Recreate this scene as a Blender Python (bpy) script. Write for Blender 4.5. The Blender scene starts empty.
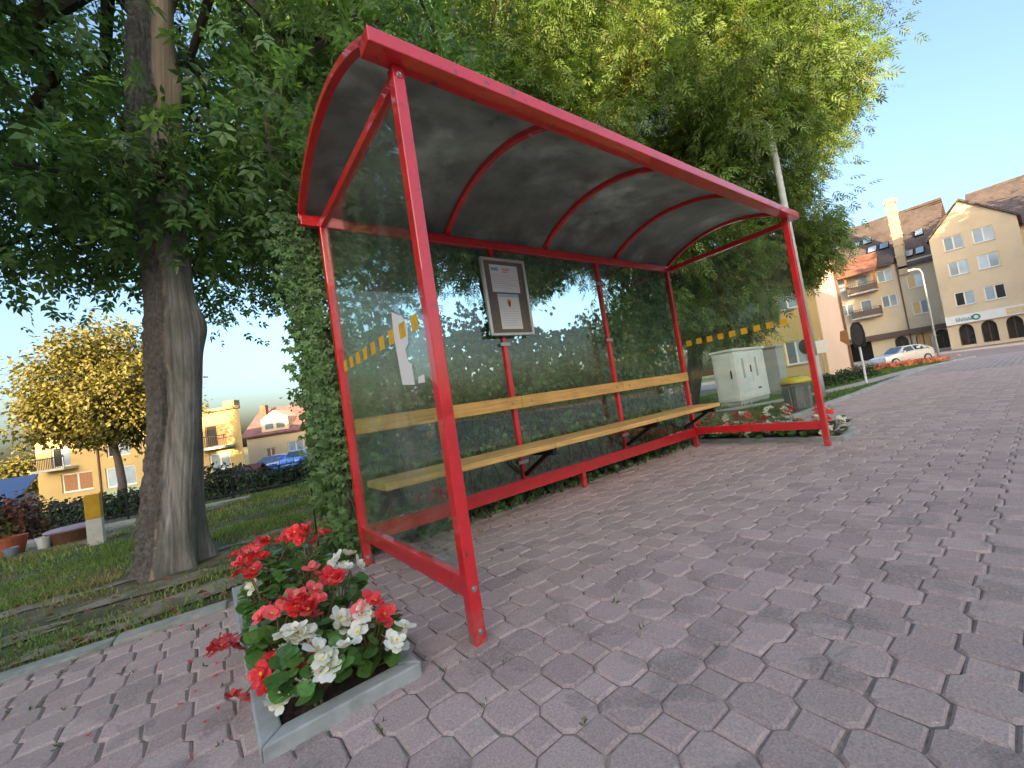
import bpy, math, random
import numpy as np
from mathutils import Vector, Matrix
random.seed(7); RNG = np.random.default_rng(11)
scn = bpy.context.scene
col = scn.collection
rad = math.radians
# ------------------------------------------------------------------ camera
CAM = Vector((-0.7091, -1.3905, 0.8583)); YAW, PITCH, ROLL = 0.6487, 0.0492, -0.1533
fw = Vector((math.sin(YAW)*math.cos(PITCH), math.cos(YAW)*math.cos(PITCH), math.sin(PITCH)))
rt = Vector((math.cos(YAW), -math.sin(YAW), 0)); up = rt.cross(fw)
r2 = rt*math.cos(ROLL)+up*math.sin(ROLL); u2 = -rt*math.sin(ROLL)+up*math.cos(ROLL)
cd = bpy.data.cameras.new('camera'); cam = bpy.data.objects.new('camera', cd); col.objects.link(cam)
cam.matrix_world = Matrix(((r2.x, u2.x, -fw.x, CAM.x), (r2.y, u2.y, -fw.y, CAM.y), (r2.z, u2.z, -fw.z, CAM.z), (0, 0, 0, 1)))
cd.sensor_width = 36; cd.lens = 409.3*36/1024; cd.clip_start = 0.02; cd.clip_end = 2000
scn.camera = cam
# ------------------------------------------------------------------ sky, sun, exposure
SUN_EL = rad(9.5); SUN_TRAVEL = Vector((0.62, 0.785, 0)).normalized()      # the low evening sun stands behind the camera
world = bpy.data.worlds.new('World'); scn.world = world; world.use_nodes = True
nt = world.node_tree; bg = nt.nodes['Background']
sky = nt.nodes.new('ShaderNodeTexSky'); sky.sky_type = 'NISHITA'; sky.sun_disc = False
sky.sun_elevation = SUN_EL; sky.sun_rotation = math.atan2(-SUN_TRAVEL.x, -SUN_TRAVEL.y)
sky.air_density = 1.0; sky.dust_density = 5.8; sky.ozone_density = 2.0
nt.links.new(sky.outputs[0], bg.inputs[0]); bg.inputs[1].default_value = 0.15
sd = bpy.data.lights.new('sun', 'SUN'); sd.energy = 4.4; sd.angle = rad(0.5); sd.color = (1.0, 0.70, 0.36)
sun = bpy.data.objects.new('sun', sd); col.objects.link(sun)
sun.rotation_euler = Vector((SUN_TRAVEL.x*math.cos(SUN_EL), SUN_TRAVEL.y*math.cos(SUN_EL), -math.sin(SUN_EL))).to_track_quat('-Z', 'Y').to_euler()
scn.view_settings.view_transform = 'Standard'; scn.view_settings.look = 'None'
scn.view_settings.exposure = 2.22; scn.view_settings.gamma = 1.0; scn.view_settings.use_curve_mapping = False
scn.cycles.max_bounces = 10; scn.cycles.transparent_max_bounces = 24
# ------------------------------------------------------------------ materials
MATS = {}
def srgb(r, g, b):
    f = lambda c: c/12.92 if c <= 0.04045 else ((c+0.055)/1.055)**2.4
    return (f(r/255), f(g/255), f(b/255), 1)
def M(name, c, rough=0.7, var=0.18, scale=6, bump=0.0, bscale=60, metal=0.0, spec=0.4, c2=None, c2scale=1.5, c2pos=(0.5, 0.62), per='none', pvar=0.25, transl=0.0, coat=0.0, ttint=(1.5, 1.5, 0.7)):
    """Procedural material: fine noise value, optional second colour in patches, optional per-object or per-leaf value, bump."""
    if name in MATS: return MATS[name]
    m = bpy.data.materials.new(name); m.use_nodes = True; MATS[name] = m
    t = m.node_tree; N = t.nodes; L = t.links; p = N['Principled BSDF']
    c = tuple(c[:3])
    tc = N.new('ShaderNodeTexCoord'); vec = tc.outputs['Object']
    if per == 'object':
        oi = N.new('ShaderNodeObjectInfo'); ad = N.new('ShaderNodeVectorMath'); ad.operation = 'MULTIPLY_ADD'
        ad.inputs[1].default_value = (1, 1, 1); L.new(tc.outputs['Object'], ad.inputs[0])
        sc_ = N.new('ShaderNodeVectorMath'); sc_.operation = 'SCALE'; sc_.inputs[0].default_value = (37, 19, 11); L.new(oi.outputs['Random'], sc_.inputs['Scale'])
        L.new(sc_.outputs[0], ad.inputs[2]); vec = ad.outputs[0]
    n = N.new('ShaderNodeTexNoise'); n.inputs['Scale'].default_value = scale; n.inputs['Detail'].default_value = 6; n.inputs['Roughness'].default_value = 0.62
    L.new(vec, n.inputs['Vector'])
    mr = N.new('ShaderNodeMapRange'); mr.inputs[1].default_value = 0.3; mr.inputs[2].default_value = 0.7
    mr.inputs[3].default_value = 1-var; mr.inputs[4].default_value = 1+var; L.new(n.outputs[0], mr.inputs[0])
    val = mr.outputs[0]
    if per != 'none':
        if per == 'object': src = oi.outputs['Random']
        else:
            at = N.new('ShaderNodeAttribute'); at.attribute_name = 'rnd'; src = at.outputs['Fac']
        m2 = N.new('ShaderNodeMapRange'); m2.inputs[3].default_value = 1-pvar; m2.inputs[4].default_value = 1+pvar; L.new(src, m2.inputs[0])
        mu = N.new('ShaderNodeMath'); mu.operation = 'MULTIPLY'; L.new(val, mu.inputs[0]); L.new(m2.outputs[0], mu.inputs[1]); val = mu.outputs[0]
    base = N.new('ShaderNodeRGB'); base.outputs[0].default_value = c+(1,); cs = base.outputs[0]
    if c2 is not None:
        n2 = N.new('ShaderNodeTexNoise'); n2.inputs['Scale'].default_value = c2scale; n2.inputs['Detail'].default_value = 5; n2.inputs['Roughness'].default_value = 0.65; L.new(vec, n2.inputs['Vector'])
        rp = N.new('ShaderNodeMapRange'); rp.inputs[1].default_value = c2pos[0]; rp.inputs[2].default_value = c2pos[1]; L.new(n2.outputs[0], rp.inputs[0])
        mx = N.new('ShaderNodeMix'); mx.data_type = 'RGBA'; L.new(rp.outputs[0], mx.inputs['Factor']); L.new(cs, mx.inputs['A']); mx.inputs['B'].default_value = tuple(c2[:3])+(1,)
        cs = mx.outputs['Result']
    vm = N.new('ShaderNodeVectorMath'); vm.operation = 'SCALE'; L.new(cs, vm.inputs[0]); L.new(val, vm.inputs['Scale'])
    L.new(vm.outputs[0], p.inputs['Base Color'])
    p.inputs['Roughness'].default_value = rough; p.inputs['Metallic'].default_value = metal; p.inputs['Specular IOR Level'].default_value = spec
    p.inputs['Coat Weight'].default_value = coat
    if rough > 0.15:
        rr = N.new('ShaderNodeMapRange'); rr.inputs[3].default_value = max(0.05, rough-0.12); rr.inputs[4].default_value = min(1, rough+0.12); L.new(n.outputs[0], rr.inputs[0]); L.new(rr.outputs[0], p.inputs['Roughness'])
    if bump:
        nb = N.new('ShaderNodeTexNoise'); nb.inputs['Scale'].default_value = bscale; nb.inputs['Detail'].default_value = 5; nb.inputs['Roughness'].default_value = 0.7; L.new(vec, nb.inputs['Vector'])
        bp = N.new('ShaderNodeBump'); bp.inputs['Strength'].default_value = bump; bp.inputs['Distance'].default_value = 0.02; L.new(nb.outputs[0], bp.inputs['Height']); L.new(bp.outputs[0], p.inputs['Normal'])
    if transl:
        out = N['Material Output']; tr = N.new('ShaderNodeBsdfTranslucent'); ms = N.new('ShaderNodeMixShader'); ms.inputs[0].default_value = transl
        tint = N.new('ShaderNodeVectorMath'); tint.operation = 'MULTIPLY'; tint.inputs[1].default_value = ttint; L.new(vm.outputs[0], tint.inputs[0])
        L.new(tint.outputs[0], tr.inputs[0]); L.new(p.outputs[0], ms.inputs[1]); L.new(tr.outputs[0], ms.inputs[2]); L.new(ms.outputs[0], out.inputs[0])
    return m
def glass_mat(name, tint=(0.86, 0.93, 0.9), dirt=0.06, refl=1.0, ior=1.5, rough=0.0, dirt_c=(0.55, 0.57, 0.5), scale=3.0):
    """Thin pane: clear transmission and Fresnel mirror, plus patches of dust."""
    m = bpy.data.materials.new(name); m.use_nodes = True; t = m.node_tree; N = t.nodes; L = t.links; N.remove(N['Principled BSDF'])
    out = N['Material Output']; tr = N.new('ShaderNodeBsdfTransparent'); tr.inputs[0].default_value = tint+(1,)
    gl = N.new('ShaderNodeBsdfGlossy'); gl.inputs['Roughness'].default_value = rough; gl.inputs[0].default_value = (refl, refl, refl, 1)
    geo = N.new('ShaderNodeNewGeometry'); dt = N.new('ShaderNodeVectorMath'); dt.operation = 'DOT_PRODUCT'; L.new(geo.outputs['Incoming'], dt.inputs[0]); L.new(geo.outputs['Normal'], dt.inputs[1])
    def mth(op, a, b=None):
        q = N.new('ShaderNodeMath'); q.operation = op
        for i, v in enumerate((a, b)):
            if v is None: continue
            if hasattr(v, 'links'): L.new(v, q.inputs[i])
            else: q.inputs[i].default_value = v
        return q.outputs[0]
    f0 = ((ior-1)/(ior+1))**2; sch = mth('POWER', mth('SUBTRACT', 1.0, mth('ABSOLUTE', dt.outputs['Value'])), 5.0); fres = mth('ADD', mth('MULTIPLY', sch, 1-f0), f0); m1 = N.new('ShaderNodeMixShader')
    L.new(fres, m1.inputs[0]); L.new(tr.outputs[0], m1.inputs[1]); L.new(gl.outputs[0], m1.inputs[2])
    df = N.new('ShaderNodeBsdfDiffuse'); df.inputs[0].default_value = dirt_c+(1,); m2 = N.new('ShaderNodeMixShader')
    tc = N.new('ShaderNodeTexCoord'); n = N.new('ShaderNodeTexNoise'); n.inputs['Scale'].default_value = scale; n.inputs['Detail'].default_value = 8; n.inputs['Roughness'].default_value = 0.7
    mpp = N.new('ShaderNodeMapping'); mpp.inputs['Scale'].default_value = (1.6, 1.6, .55); L.new(tc.outputs['Object'], mpp.inputs[0]); L.new(mpp.outputs[0], n.inputs['Vector']); mr = N.new('ShaderNodeMapRange'); mr.inputs[1].default_value = 0.38; mr.inputs[2].default_value = 0.75; mr.inputs[3].default_value = dirt*0.35; mr.inputs[4].default_value = dirt*2.2
    L.new(n.outputs[0], mr.inputs[0]); L.new(mr.outputs[0], m2.inputs[0]); L.new(m1.outputs[0], m2.inputs[1]); L.new(df.outputs[0], m2.inputs[2]); L.new(m2.outputs[0], out.inputs[0])
    MATS[name] = m; return m
# ------------------------------------------------------------------ objects
def tag(o, label=None, cat=None, group=None, kind=None):
    if label: o['label'] = label
    if cat: o['category'] = cat
    if group: o['group'] = group
    if kind: o['kind'] = kind
    return o
def thing(name, label, cat, loc=(0, 0, 0), rz=0.0, group=None):
    o = bpy.data.objects.new(name, None); o.empty_display_size = 0.1; col.objects.link(o); o.location = loc; o.rotation_euler = (0, 0, rz)
    return tag(o, label, cat, group)
def attach(o, parent, world_space=True):
    if parent is not None:
        o.parent = parent
        if world_space and parent.type == 'EMPTY':
            o.matrix_parent_inverse = Matrix.LocRotScale(parent.location, parent.rotation_euler, None).inverted()
    return o
def link_mesh(name, me, mat, parent=None, world_space=True, smooth=False):
    o = bpy.data.objects.new(name, me); col.objects.link(o)
    if mat is not None and not me.materials: me.materials.append(mat)
    if smooth: me.polygons.foreach_set('use_smooth', np.ones(len(me.polygons), dtype=bool))
    return attach(o, parent, world_space)
class MB:
    def __init__(s): s.v = []; s.f = []
    def add(s, vs, fs):
        k = len(s.v); s.v += [tuple(q) for q in vs]; s.f += [tuple(i+k for i in q) for q in fs]; return s
    def box(s, x0, x1, y0, y1, z0, z1):
        return s.add([(x0, y0, z0), (x1, y0, z0), (x1, y1, z0), (x0, y1, z0), (x0, y0, z1), (x1, y0, z1), (x1, y1, z1), (x0, y1, z1)],
                     [(0, 3, 2, 1), (4, 5, 6, 7), (0, 1, 5, 4), (1, 2, 6, 5), (2, 3, 7, 6), (3, 0, 4, 7)])
    def bar(s, a, b, w, h, upv=(0, 0, 1), roll=0):
        a = Vector(a); b = Vector(b); d = (b-a).normalized(); u = Vector(upv)
        if abs(d.dot(u)) > 0.98: u = Vector((0, 1, 0))
        x = d.cross(u).normalized(); y = x.cross(d)
        vs = [q+x*(sx*w/2)+y*(sy*h/2) for q in (a, b) for sx, sy in ((-1, -1), (1, -1), (1, 1), (-1, 1))]
        return s.add(vs, [(0, 1, 2, 3), (7, 6, 5, 4), (0, 4, 5, 1), (1, 5, 6, 2), (2, 6, 7, 3), (3, 7, 4, 0)])
    def tube(s, pts, rads, n=8, caps=True):
        pts = [Vector(q) for q in pts]; rings = []
        if not hasattr(rads, '__len__'): rads = [rads]*len(pts)
        ref = Vector((0.31, 0.17, 0.93)); vs = []
        for i, q in enumerate(pts):
            d = (pts[min(i+1, len(pts)-1)]-pts[max(i-1, 0)]).normalized()
            x = d.cross(ref)
            if x.length < 0.1: x = d.cross(Vector((1, 0, 0)))
            x.normalize(); y = d.cross(x)
            vs += [q+(x*math.cos(2*math.pi*k/n)+y*math.sin(2*math.pi*k/n))*rads[i] for k in range(n)]
        fs = [(i*n+k, i*n+(k+1) % n, (i+1)*n+(k+1) % n, (i+1)*n+k) for i in range(len(pts)-1) for k in range(n)]
        if caps: fs += [tuple(range(n))[::-1], tuple((len(pts)-1)*n+k for k in range(n))]
        return s.add(vs, fs)
    def lathe(s, prof, c=(0, 0, 0), n=20):
        vs = [(c[0]+r*math.cos(2*math.pi*k/n), c[1]+r*math.sin(2*math.pi*k/n), c[2]+z) for r, z in prof for k in range(n)]
        fs = [(i*n+k, i*n+(k+1) % n, (i+1)*n+(k+1) % n, (i+1)*n+k) for i in range(len(prof)-1) for k in range(n)]
        return s.add(vs, fs+[tuple(range(n))[::-1], tuple((len(prof)-1)*n+k for k in range(n))])
    def prism(s, poly, axis, a, b):
        """poly in the two axes left over, extruded from a to b along axis (0,1,2)."""
        def mk(q, t):
            l = list(q); l.insert(axis, t); return tuple(l)
        n = len(poly); vs = [mk(q, a) for q in poly]+[mk(q, b) for q in poly]
        return s.add(vs, [tuple(range(n))[::-1], tuple(range(n, 2*n))]+[(i, (i+1) % n, n+(i+1) % n, n+i) for i in range(n)])
    def quad(s, a, b, c, d): return s.add([a, b, c, d], [(0, 1, 2, 3)])
    def mesh(s, name):
        me = bpy.data.meshes.new(name); me.from_pydata(s.v, [], s.f); me.update(); return me
    def build(s, name, mat, parent=None, bevel=0.0, smooth=False, world_space=True, seg=2):
        o = link_mesh(name, s.mesh(name), mat, parent, world_space, smooth)
        import bmesh
        bm = bmesh.new(); bm.from_mesh(o.data); bmesh.ops.recalc_face_normals(bm, faces=bm.faces); bm.to_mesh(o.data); bm.free()
        if bevel:
            b = o.modifiers.new('bevel', 'BEVEL'); b.width = bevel; b.segments = seg; b.limit_method = 'ANGLE'; b.angle_limit = rad(40)
        return o
def bx(name, mat, parent, x0, x1, y0, y1, z0, z1, bevel=0.0): return MB().box(x0, x1, y0, y1, z0, z1).build(name, mat, parent, bevel)
def np_mesh(name, verts, faces, rnd=None):
    """verts (n,3), faces (m,k) all of one corner count; rnd one value for each face."""
    me = bpy.data.meshes.new(name); k = faces.shape[1]
    me.vertices.add(len(verts)); me.vertices.foreach_set('co', np.asarray(verts, dtype=np.float32).ravel())
    me.loops.add(faces.size); me.loops.foreach_set('vertex_index', np.asarray(faces, dtype=np.int32).ravel())
    me.polygons.add(len(faces)); me.polygons.foreach_set('loop_start', np.arange(0, faces.size, k, dtype=np.int32)); me.polygons.foreach_set('loop_total', np.full(len(faces), k, dtype=np.int32))
    if rnd is not None:
        a = me.attributes.new('rnd', 'FLOAT', 'FACE'); a.data.foreach_set('value', np.asarray(rnd, dtype=np.float32))
    me.polygons.foreach_set('use_smooth', np.zeros(len(faces), dtype=bool)); me.update(calc_edges=True); me.validate(); return me
def frames(axis, nrm):
    """rows of local x,y,z (y = leaf axis, z = leaf face) for every leaf."""
    y = axis/np.linalg.norm(axis, axis=1, keepdims=True); x = np.cross(y, nrm); x /= np.linalg.norm(x, axis=1, keepdims=True)+1e-9; z = np.cross(x, y)
    return np.stack([x, y, z], axis=1)
def scatter_mesh(name, tv, tf, pos, axis, nrm, size):
    fr = frames(axis, nrm); n = len(pos); tv = np.asarray(tv); tf = np.asarray(tf)
    v = np.einsum('vk,nkc->nvc', tv, fr)*size[:, None, None]+pos[:, None, :]
    f = (tf[None]+(np.arange(n)*len(tv))[:, None, None]).reshape(-1, tf.shape[1])
    return np_mesh(name, v.reshape(-1, 3), f, np.repeat(RNG.random(n), len(tf)))
def leaflet(base, ang, l, w, fold=0.25, droop=0.15):
    """one folded leaflet in the leaf plane: six points, four triangles."""
    pts = [(0, 0, 0), (-w, 0.42*l, fold*w), (0, 0.45*l, 0), (w, 0.42*l, fold*w), (0, l, -droop*l)]
    c, s = math.cos(ang), math.sin(ang)
    return [(base[0]+c*x-s*y, base[1]+s*x+c*y, base[2]+z) for x, y, z in pts], [(0, 2, 1), (0, 3, 2), (1, 2, 4), (2, 3, 4)]
def compound(specs):
    v = []; f = []
    for sp in specs:
        a, b = leaflet(*sp); k = len(v); v += a; f += [tuple(i+k for i in t) for t in b]
    return np.array(v), np.array(f)
ASHLEAF = compound([((0, .55, 0), 0, .45, .10), ((0, .5, 0), .95, .42, .095), ((0, .5, 0), -.95, .42, .095), ((0, .25, 0), 1.1, .38, .09), ((0, .25, 0), -1.1, .38, .09)])
NARROW = compound([((0, .6, 0), 0, .42, .05)]+[((0, y, 0), s*.85, .40, .05) for y in (.52, .3, .1) for s in (1, -1)])
BROAD = compound([((0, 0, 0), 0, 1.0, .36)])
VINE = compound([((0, 0, 0), 0, .8, .2), ((0, 0, 0), .75, .68, .17), ((0, 0, 0), -.75, .68, .17), ((0, 0, 0), 1.5, .45, .13), ((0, 0, 0), -1.5, .45, .13)])
def unit(n):
    v = RNG.normal(size=(n, 3)); return v/np.linalg.norm(v, axis=1, keepdims=True)
def smooth01(t): t = np.clip(t, 0, 1); return t*t*(3-2*t)
def gz(x, y):
    """height of the terrain: level round the shelter, falling to the gardens behind and a little towards the road."""
    a = -0.055*np.maximum(0, y-6.2)*(1-smooth01((x-4)/10.0)); a = np.maximum(a, -2.2)
    return a-0.5*smooth01((x-15)/24.0)
def copy_tree(o, parent=None):
    c = o.copy(); col.objects.link(c)
    if parent is not None:
        pi = o.matrix_parent_inverse.copy(); c.parent = parent; c.matrix_parent_inverse = pi
    for ch in list(o.children): copy_tree(ch, c)
    return c
# ------------------------------------------------------------------ shared materials
RED = M('red_paint', (0.66, 0.016, 0.022), rough=0.36, var=0.12, scale=9, bump=0.10, bscale=45, c2=(0.20, 0.05, 0.04), c2scale=26, c2pos=(0.61, 0.65), coat=1.0, spec=0.5)
def dusty_feet(m):
    t = m.node_tree; N = t.nodes; L = t.links; p = N['Principled BSDF']; src = p.inputs['Base Color'].links[0].from_socket; g = N.new('ShaderNodeNewGeometry'); sx = N.new('ShaderNodeSeparateXYZ'); L.new(g.outputs['Position'], sx.inputs[0])
    n = N.new('ShaderNodeTexNoise'); n.inputs['Scale'].default_value = 30; n.inputs['Detail'].default_value = 6; L.new(g.outputs['Position'], n.inputs['Vector']); mr = N.new('ShaderNodeMapRange'); mr.inputs[1].default_value = .16; mr.inputs[2].default_value = 0.0; L.new(sx.outputs['Z'], mr.inputs[0])
    n2 = N.new('ShaderNodeMapRange'); n2.inputs[1].default_value = .40; n2.inputs[2].default_value = .65; n2.inputs[4].default_value = .75; L.new(n.outputs[0], n2.inputs[0]); mu = N.new('ShaderNodeMath'); mu.operation = 'MULTIPLY'; L.new(mr.outputs[0], mu.inputs[0]); L.new(n2.outputs[0], mu.inputs[1])
    mx = N.new('ShaderNodeMix'); mx.data_type = 'RGBA'; L.new(mu.outputs[0], mx.inputs['Factor']); L.new(src, mx.inputs['A']); mx.inputs['B'].default_value = (.30, .20, .17, 1); L.new(mx.outputs['Result'], p.inputs['Base Color'])
dusty_feet(RED)
ZINC = M('zinc', (0.45, 0.46, 0.46), rough=0.4, metal=0.8)
CONC = M('concrete', (0.36, 0.38, 0.37), rough=0.85, var=0.16, scale=14, bump=0.25, bscale=120, c2=(0.20, 0.21, 0.19), c2scale=5, c2pos=(0.55, 0.8), per='object', pvar=0.10)
KERBM = M('kerb_concrete', (0.33, 0.335, 0.30), rough=0.9, var=0.2, scale=20, bump=0.3, bscale=150, c2=(0.15, 0.165, 0.12), c2scale=4, c2pos=(0.5, 0.7), per='object', pvar=0.12)
SOIL = M('soil', (0.055, 0.038, 0.028), rough=0.95, var=0.45, scale=30, bump=0.8, bscale=70)
def paver_mat(name, per):
    m = M(name, (0.515, 0.395, 0.368), rough=0.88, var=0.26, scale=150, bump=0.55, bscale=230, c2=(0.53, 0.425, 0.385), c2scale=3.0, c2pos=(0.45, 0.75), per=per, pvar=0.13)
    t = m.node_tree; N = t.nodes; L = t.links; p = N['Principled BSDF']; tc = N['Texture Coordinate']
    geo = N.new('ShaderNodeNewGeometry')
    # spalled patches: coarse relief where a large noise is high; crumbs of grit and moss
    big = N.new('ShaderNodeTexNoise'); big.inputs['Scale'].default_value = 4.2; big.inputs['Detail'].default_value = 4; L.new(geo.outputs['Position'], big.inputs['Vector'])
    rp = N.new('ShaderNodeMapRange'); rp.inputs[1].default_value = 0.52; rp.inputs[2].default_value = 0.60; L.new(big.outputs[0], rp.inputs[0])
    cr = N.new('ShaderNodeTexNoise'); cr.inputs['Scale'].default_value = 85; cr.inputs['Detail'].default_value = 6; cr.inputs['Roughness'].default_value = 0.75; L.new(geo.outputs['Position'], cr.inputs['Vector'])
    mu = N.new('ShaderNodeMath'); mu.operation = 'MULTIPLY'; L.new(rp.outputs[0], mu.inputs[0]); L.new(cr.outputs[0], mu.inputs[1])
    bp = N.new('ShaderNodeBump'); bp.inputs['Strength'].default_value = 1.0; bp.inputs['Distance'].default_value = 0.010
    L.new(mu.outputs[0], bp.inputs['Height'])
    old = p.inputs['Normal'].links[0].from_socket; L.new(old, bp.inputs['Normal']); L.new(bp.outputs[0], p.inputs['Normal'])
    # grey worn tint in the spalled patches and fine dark and light specks
    src = p.inputs['Base Color'].links[0].from_socket
    mx = N.new('ShaderNodeMix'); mx.data_type = 'RGBA'; sp = N.new('ShaderNodeMapRange'); sp.inputs[1].default_value = 0.5; sp.inputs[2].default_value = 0.62; L.new(cr.outputs[0], sp.inputs[0])
    mu2 = N.new('ShaderNodeMath'); mu2.operation = 'MULTIPLY'; L.new(sp.outputs[0], mu2.inputs[0]); L.new(rp.outputs[0], mu2.inputs[1])
    L.new(mu2.outputs[0], mx.inputs['Factor']); L.new(src, mx.inputs['A']); mx.inputs['B'].default_value = (0.62, 0.54, 0.50, 1)
    L.new(mx.outputs['Result'], p.inputs['Base Color'])
    return m
PAVER1 = paver_mat('paver_concrete', 'object'); PAVERF = paver_mat('paver_concrete_field', 'attr')
def pattern_mat():
    m = M('paver_far', (0.43, 0.345, 0.33), rough=0.9, var=0.10, scale=2.0)
    t = m.node_tree; N = t.nodes; L = t.links; p = N['Principled BSDF']; src = p.inputs['Base Color'].links[0].from_socket
    b = N.new('ShaderNodeTexBrick'); b.offset = 0.5; b.inputs['Scale'].default_value = 1; b.inputs['Brick Width'].default_value = 0.229; b.inputs['Row Height'].default_value = 0.1215; b.inputs['Mortar Size'].default_value = 0.006; b.inputs['Mortar Smooth'].default_value = 0.2
    b.inputs['Color1'].default_value = (1.1, 1.1, 1.1, 1); b.inputs['Color2'].default_value = (0.85, 0.85, 0.85, 1); b.inputs['Mortar'].default_value = (0.35, 0.35, 0.35, 1)
    L.new(N['Texture Coordinate'].outputs['Object'], b.inputs['Vector']); mm = N.new('ShaderNodeVectorMath'); mm.operation = 'MULTIPLY'; L.new(src, mm.inputs[0]); L.new(b.outputs[0], mm.inputs[1]); L.new(mm.outputs[0], p.inputs['Base Color'])
    return m
PATTERN = pattern_mat()
SAND = M('joint_sand', (0.13, 0.105, 0.09), rough=0.95, var=0.5, scale=50, c2=(0.27, 0.22, 0.18), c2scale=0.7, c2pos=(0.45, 0.6))
TURF = M('turf_soil', (0.080, 0.10, 0.034), rough=0.95, var=0.45, scale=9, bump=0.6, bscale=60, c2=(0.19, 0.145, 0.10), c2scale=0.9, c2pos=(0.50, 0.60))
GRASS = M('grass_blade', (0.165, 0.25, 0.06), rough=0.6, var=0.3, scale=1.2, per='attr', pvar=0.45, transl=0.3, c2=(0.29, 0.25, 0.11), c2scale=1.1, c2pos=(0.48, 0.62))
ASPH = M('asphalt', (0.06, 0.06, 0.062), rough=0.9, var=0.25, scale=3)
DIRT = M('dirt', (0.30, 0.255, 0.20), rough=0.95, var=0.25, scale=9, bump=0.4, bscale=50, c2=(0.13, 0.135, 0.06), c2scale=4.5, c2pos=(0.44, 0.60))
# ------------------------------------------------------------------ terrain
def grid_obj(name, xs, ys, dz, mat, fn=gz):
    X, Y = np.meshgrid(xs, ys, indexing='ij'); v = np.stack([X, Y, fn(X, Y)+dz], -1).reshape(-1, 3); ny = len(ys)
    i, j = np.meshgrid(np.arange(len(xs)-1), np.arange(ny-1), indexing='ij'); a = (i*ny+j).ravel()
    return link_mesh(name, np_mesh(name, v, np.stack([a, a+ny, a+ny+1, a+1], 1)), mat)
tag(grid_obj('ground', np.concatenate([np.linspace(-260, -22, 12), np.linspace(-20, 70, 61), np.linspace(75, 330, 12)]), np.concatenate([np.linspace(-260, -22, 12), np.linspace(-20, 80, 68), np.linspace(85, 330, 12)]), -0.03, TURF), kind='structure')
PX0, PX1, PY0 = -4.0, 14.0, -4.6                                   # where the pavers are laid one by one
pav = MB()
for a, b, c, d in ((-40, PX0, -40, 1.5), (PX0, PX1, -40, PY0)):
    pav.quad((a, c, -0.006), (b, c, -0.006), (b, d, -0.006), (a, d, -0.006))
fx = np.linspace(PX1, 62, 25)
for a, b in zip(fx[:-1], fx[1:]):
    y1 = 1.1 if a < 31 else -0.5
    pav.quad((a, -40, float(gz(a, 0))-0.004), (b, -40, float(gz(b, 0))-0.004), (b, y1, float(gz(b, 0))-0.004), (a, y1, float(gz(a, 0))-0.004))
pavement = tag(pav.build('pavement', PATTERN), kind='structure')
sand = MB().quad((PX0, PY0, -0.008), (4.75, PY0, -0.008), (4.75, 1.64, -0.008), (PX0, 1.64, -0.008)).quad((4.75, PY0, -0.008), (PX1, PY0, -0.008), (PX1, 1.12, -0.008), (4.75, 1.12, -0.008)).build('joint_sand', SAND, pavement)
HX, HY, AQ = 0.1145, 0.1215, 0.405
def piece(octa, gap=0.0018, bev=0.0075, jit=0.0):
    a = AQ; b = 1-AQ
    ring = [(a, b), (b, a), (b, -a), (a, -b), (-a, -b), (-b, -a), (-b, a), (-a, b)][::-1] if octa else [(a, a), (-a, a), (-a, -a), (a, -a)]
    P = np.array([(x*HX, y*HY) for x, y in ring]); n = len(P); k = 1-gap/np.abs(P).max(); k2 = 1-(gap+bev)/np.abs(P).max()
    if jit: P = P+RNG.normal(0, jit, P.shape)
    v = np.concatenate([np.c_[P*k, np.full(n, -0.045)], np.c_[P*k, np.full(n, -bev)], np.c_[P*k2, np.zeros(n)]])
    f = []
    for r in range(2):
        for i in range(n):
            j = (i+1) % n; q = (r*n+i, r*n+j, (r+1)*n+j, (r+1)*n+i); f += [q[:3], (q[0], q[2], q[3])]
    f += [(2*n, 2*n+i, 2*n+i+1) for i in range(1, n-1)]
    return v, np.array(f)
OCTS = [piece(True, jit=.0022) for _ in range(9)]; SQS = [piece(False, jit=.002) for _ in range(7)]
cand = []
for i in range(int(PX0/HX), int(PX1/HX)):
    for j in range(int(PY0/HY), 14):
        x, y = i*HX+0.022, j*HY+0.03
        lim = 1.50-0.089*(x+0.7)-.02 if x < -0.68 else (1.60 if x < 4.75 else 1.05)
        if y > lim or (-0.61 < x < -0.26 and y > 0.08) or (4.34 < x < 4.70 and y > 0.02): continue
        cand.append((x, y, (i+j) % 2 == 0))
def shows(x, y):
    d = Vector((x, y, 0))-CAM; z = d.dot(fw)
    if z < 0.4: return 0
    u, v = 512+409.3*d.dot(r2)/z, 384-409.3*d.dot(u2)/z
    return 1/(z*d.length_squared) if -30 < u < 1054 and v < 800 else 0
scores = np.array([shows(x, y)*(1.0 if o else 0.42) for x, y, o in cand]); order = np.argsort(-scores); single = set(order[:300].tolist())
me_o = [np_mesh('paver_octagon', *q) for q in OCTS]; me_s = [np_mesh('paver_square', *q) for q in SQS]
vs, fs, rn, off = [], [], [], 0
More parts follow.
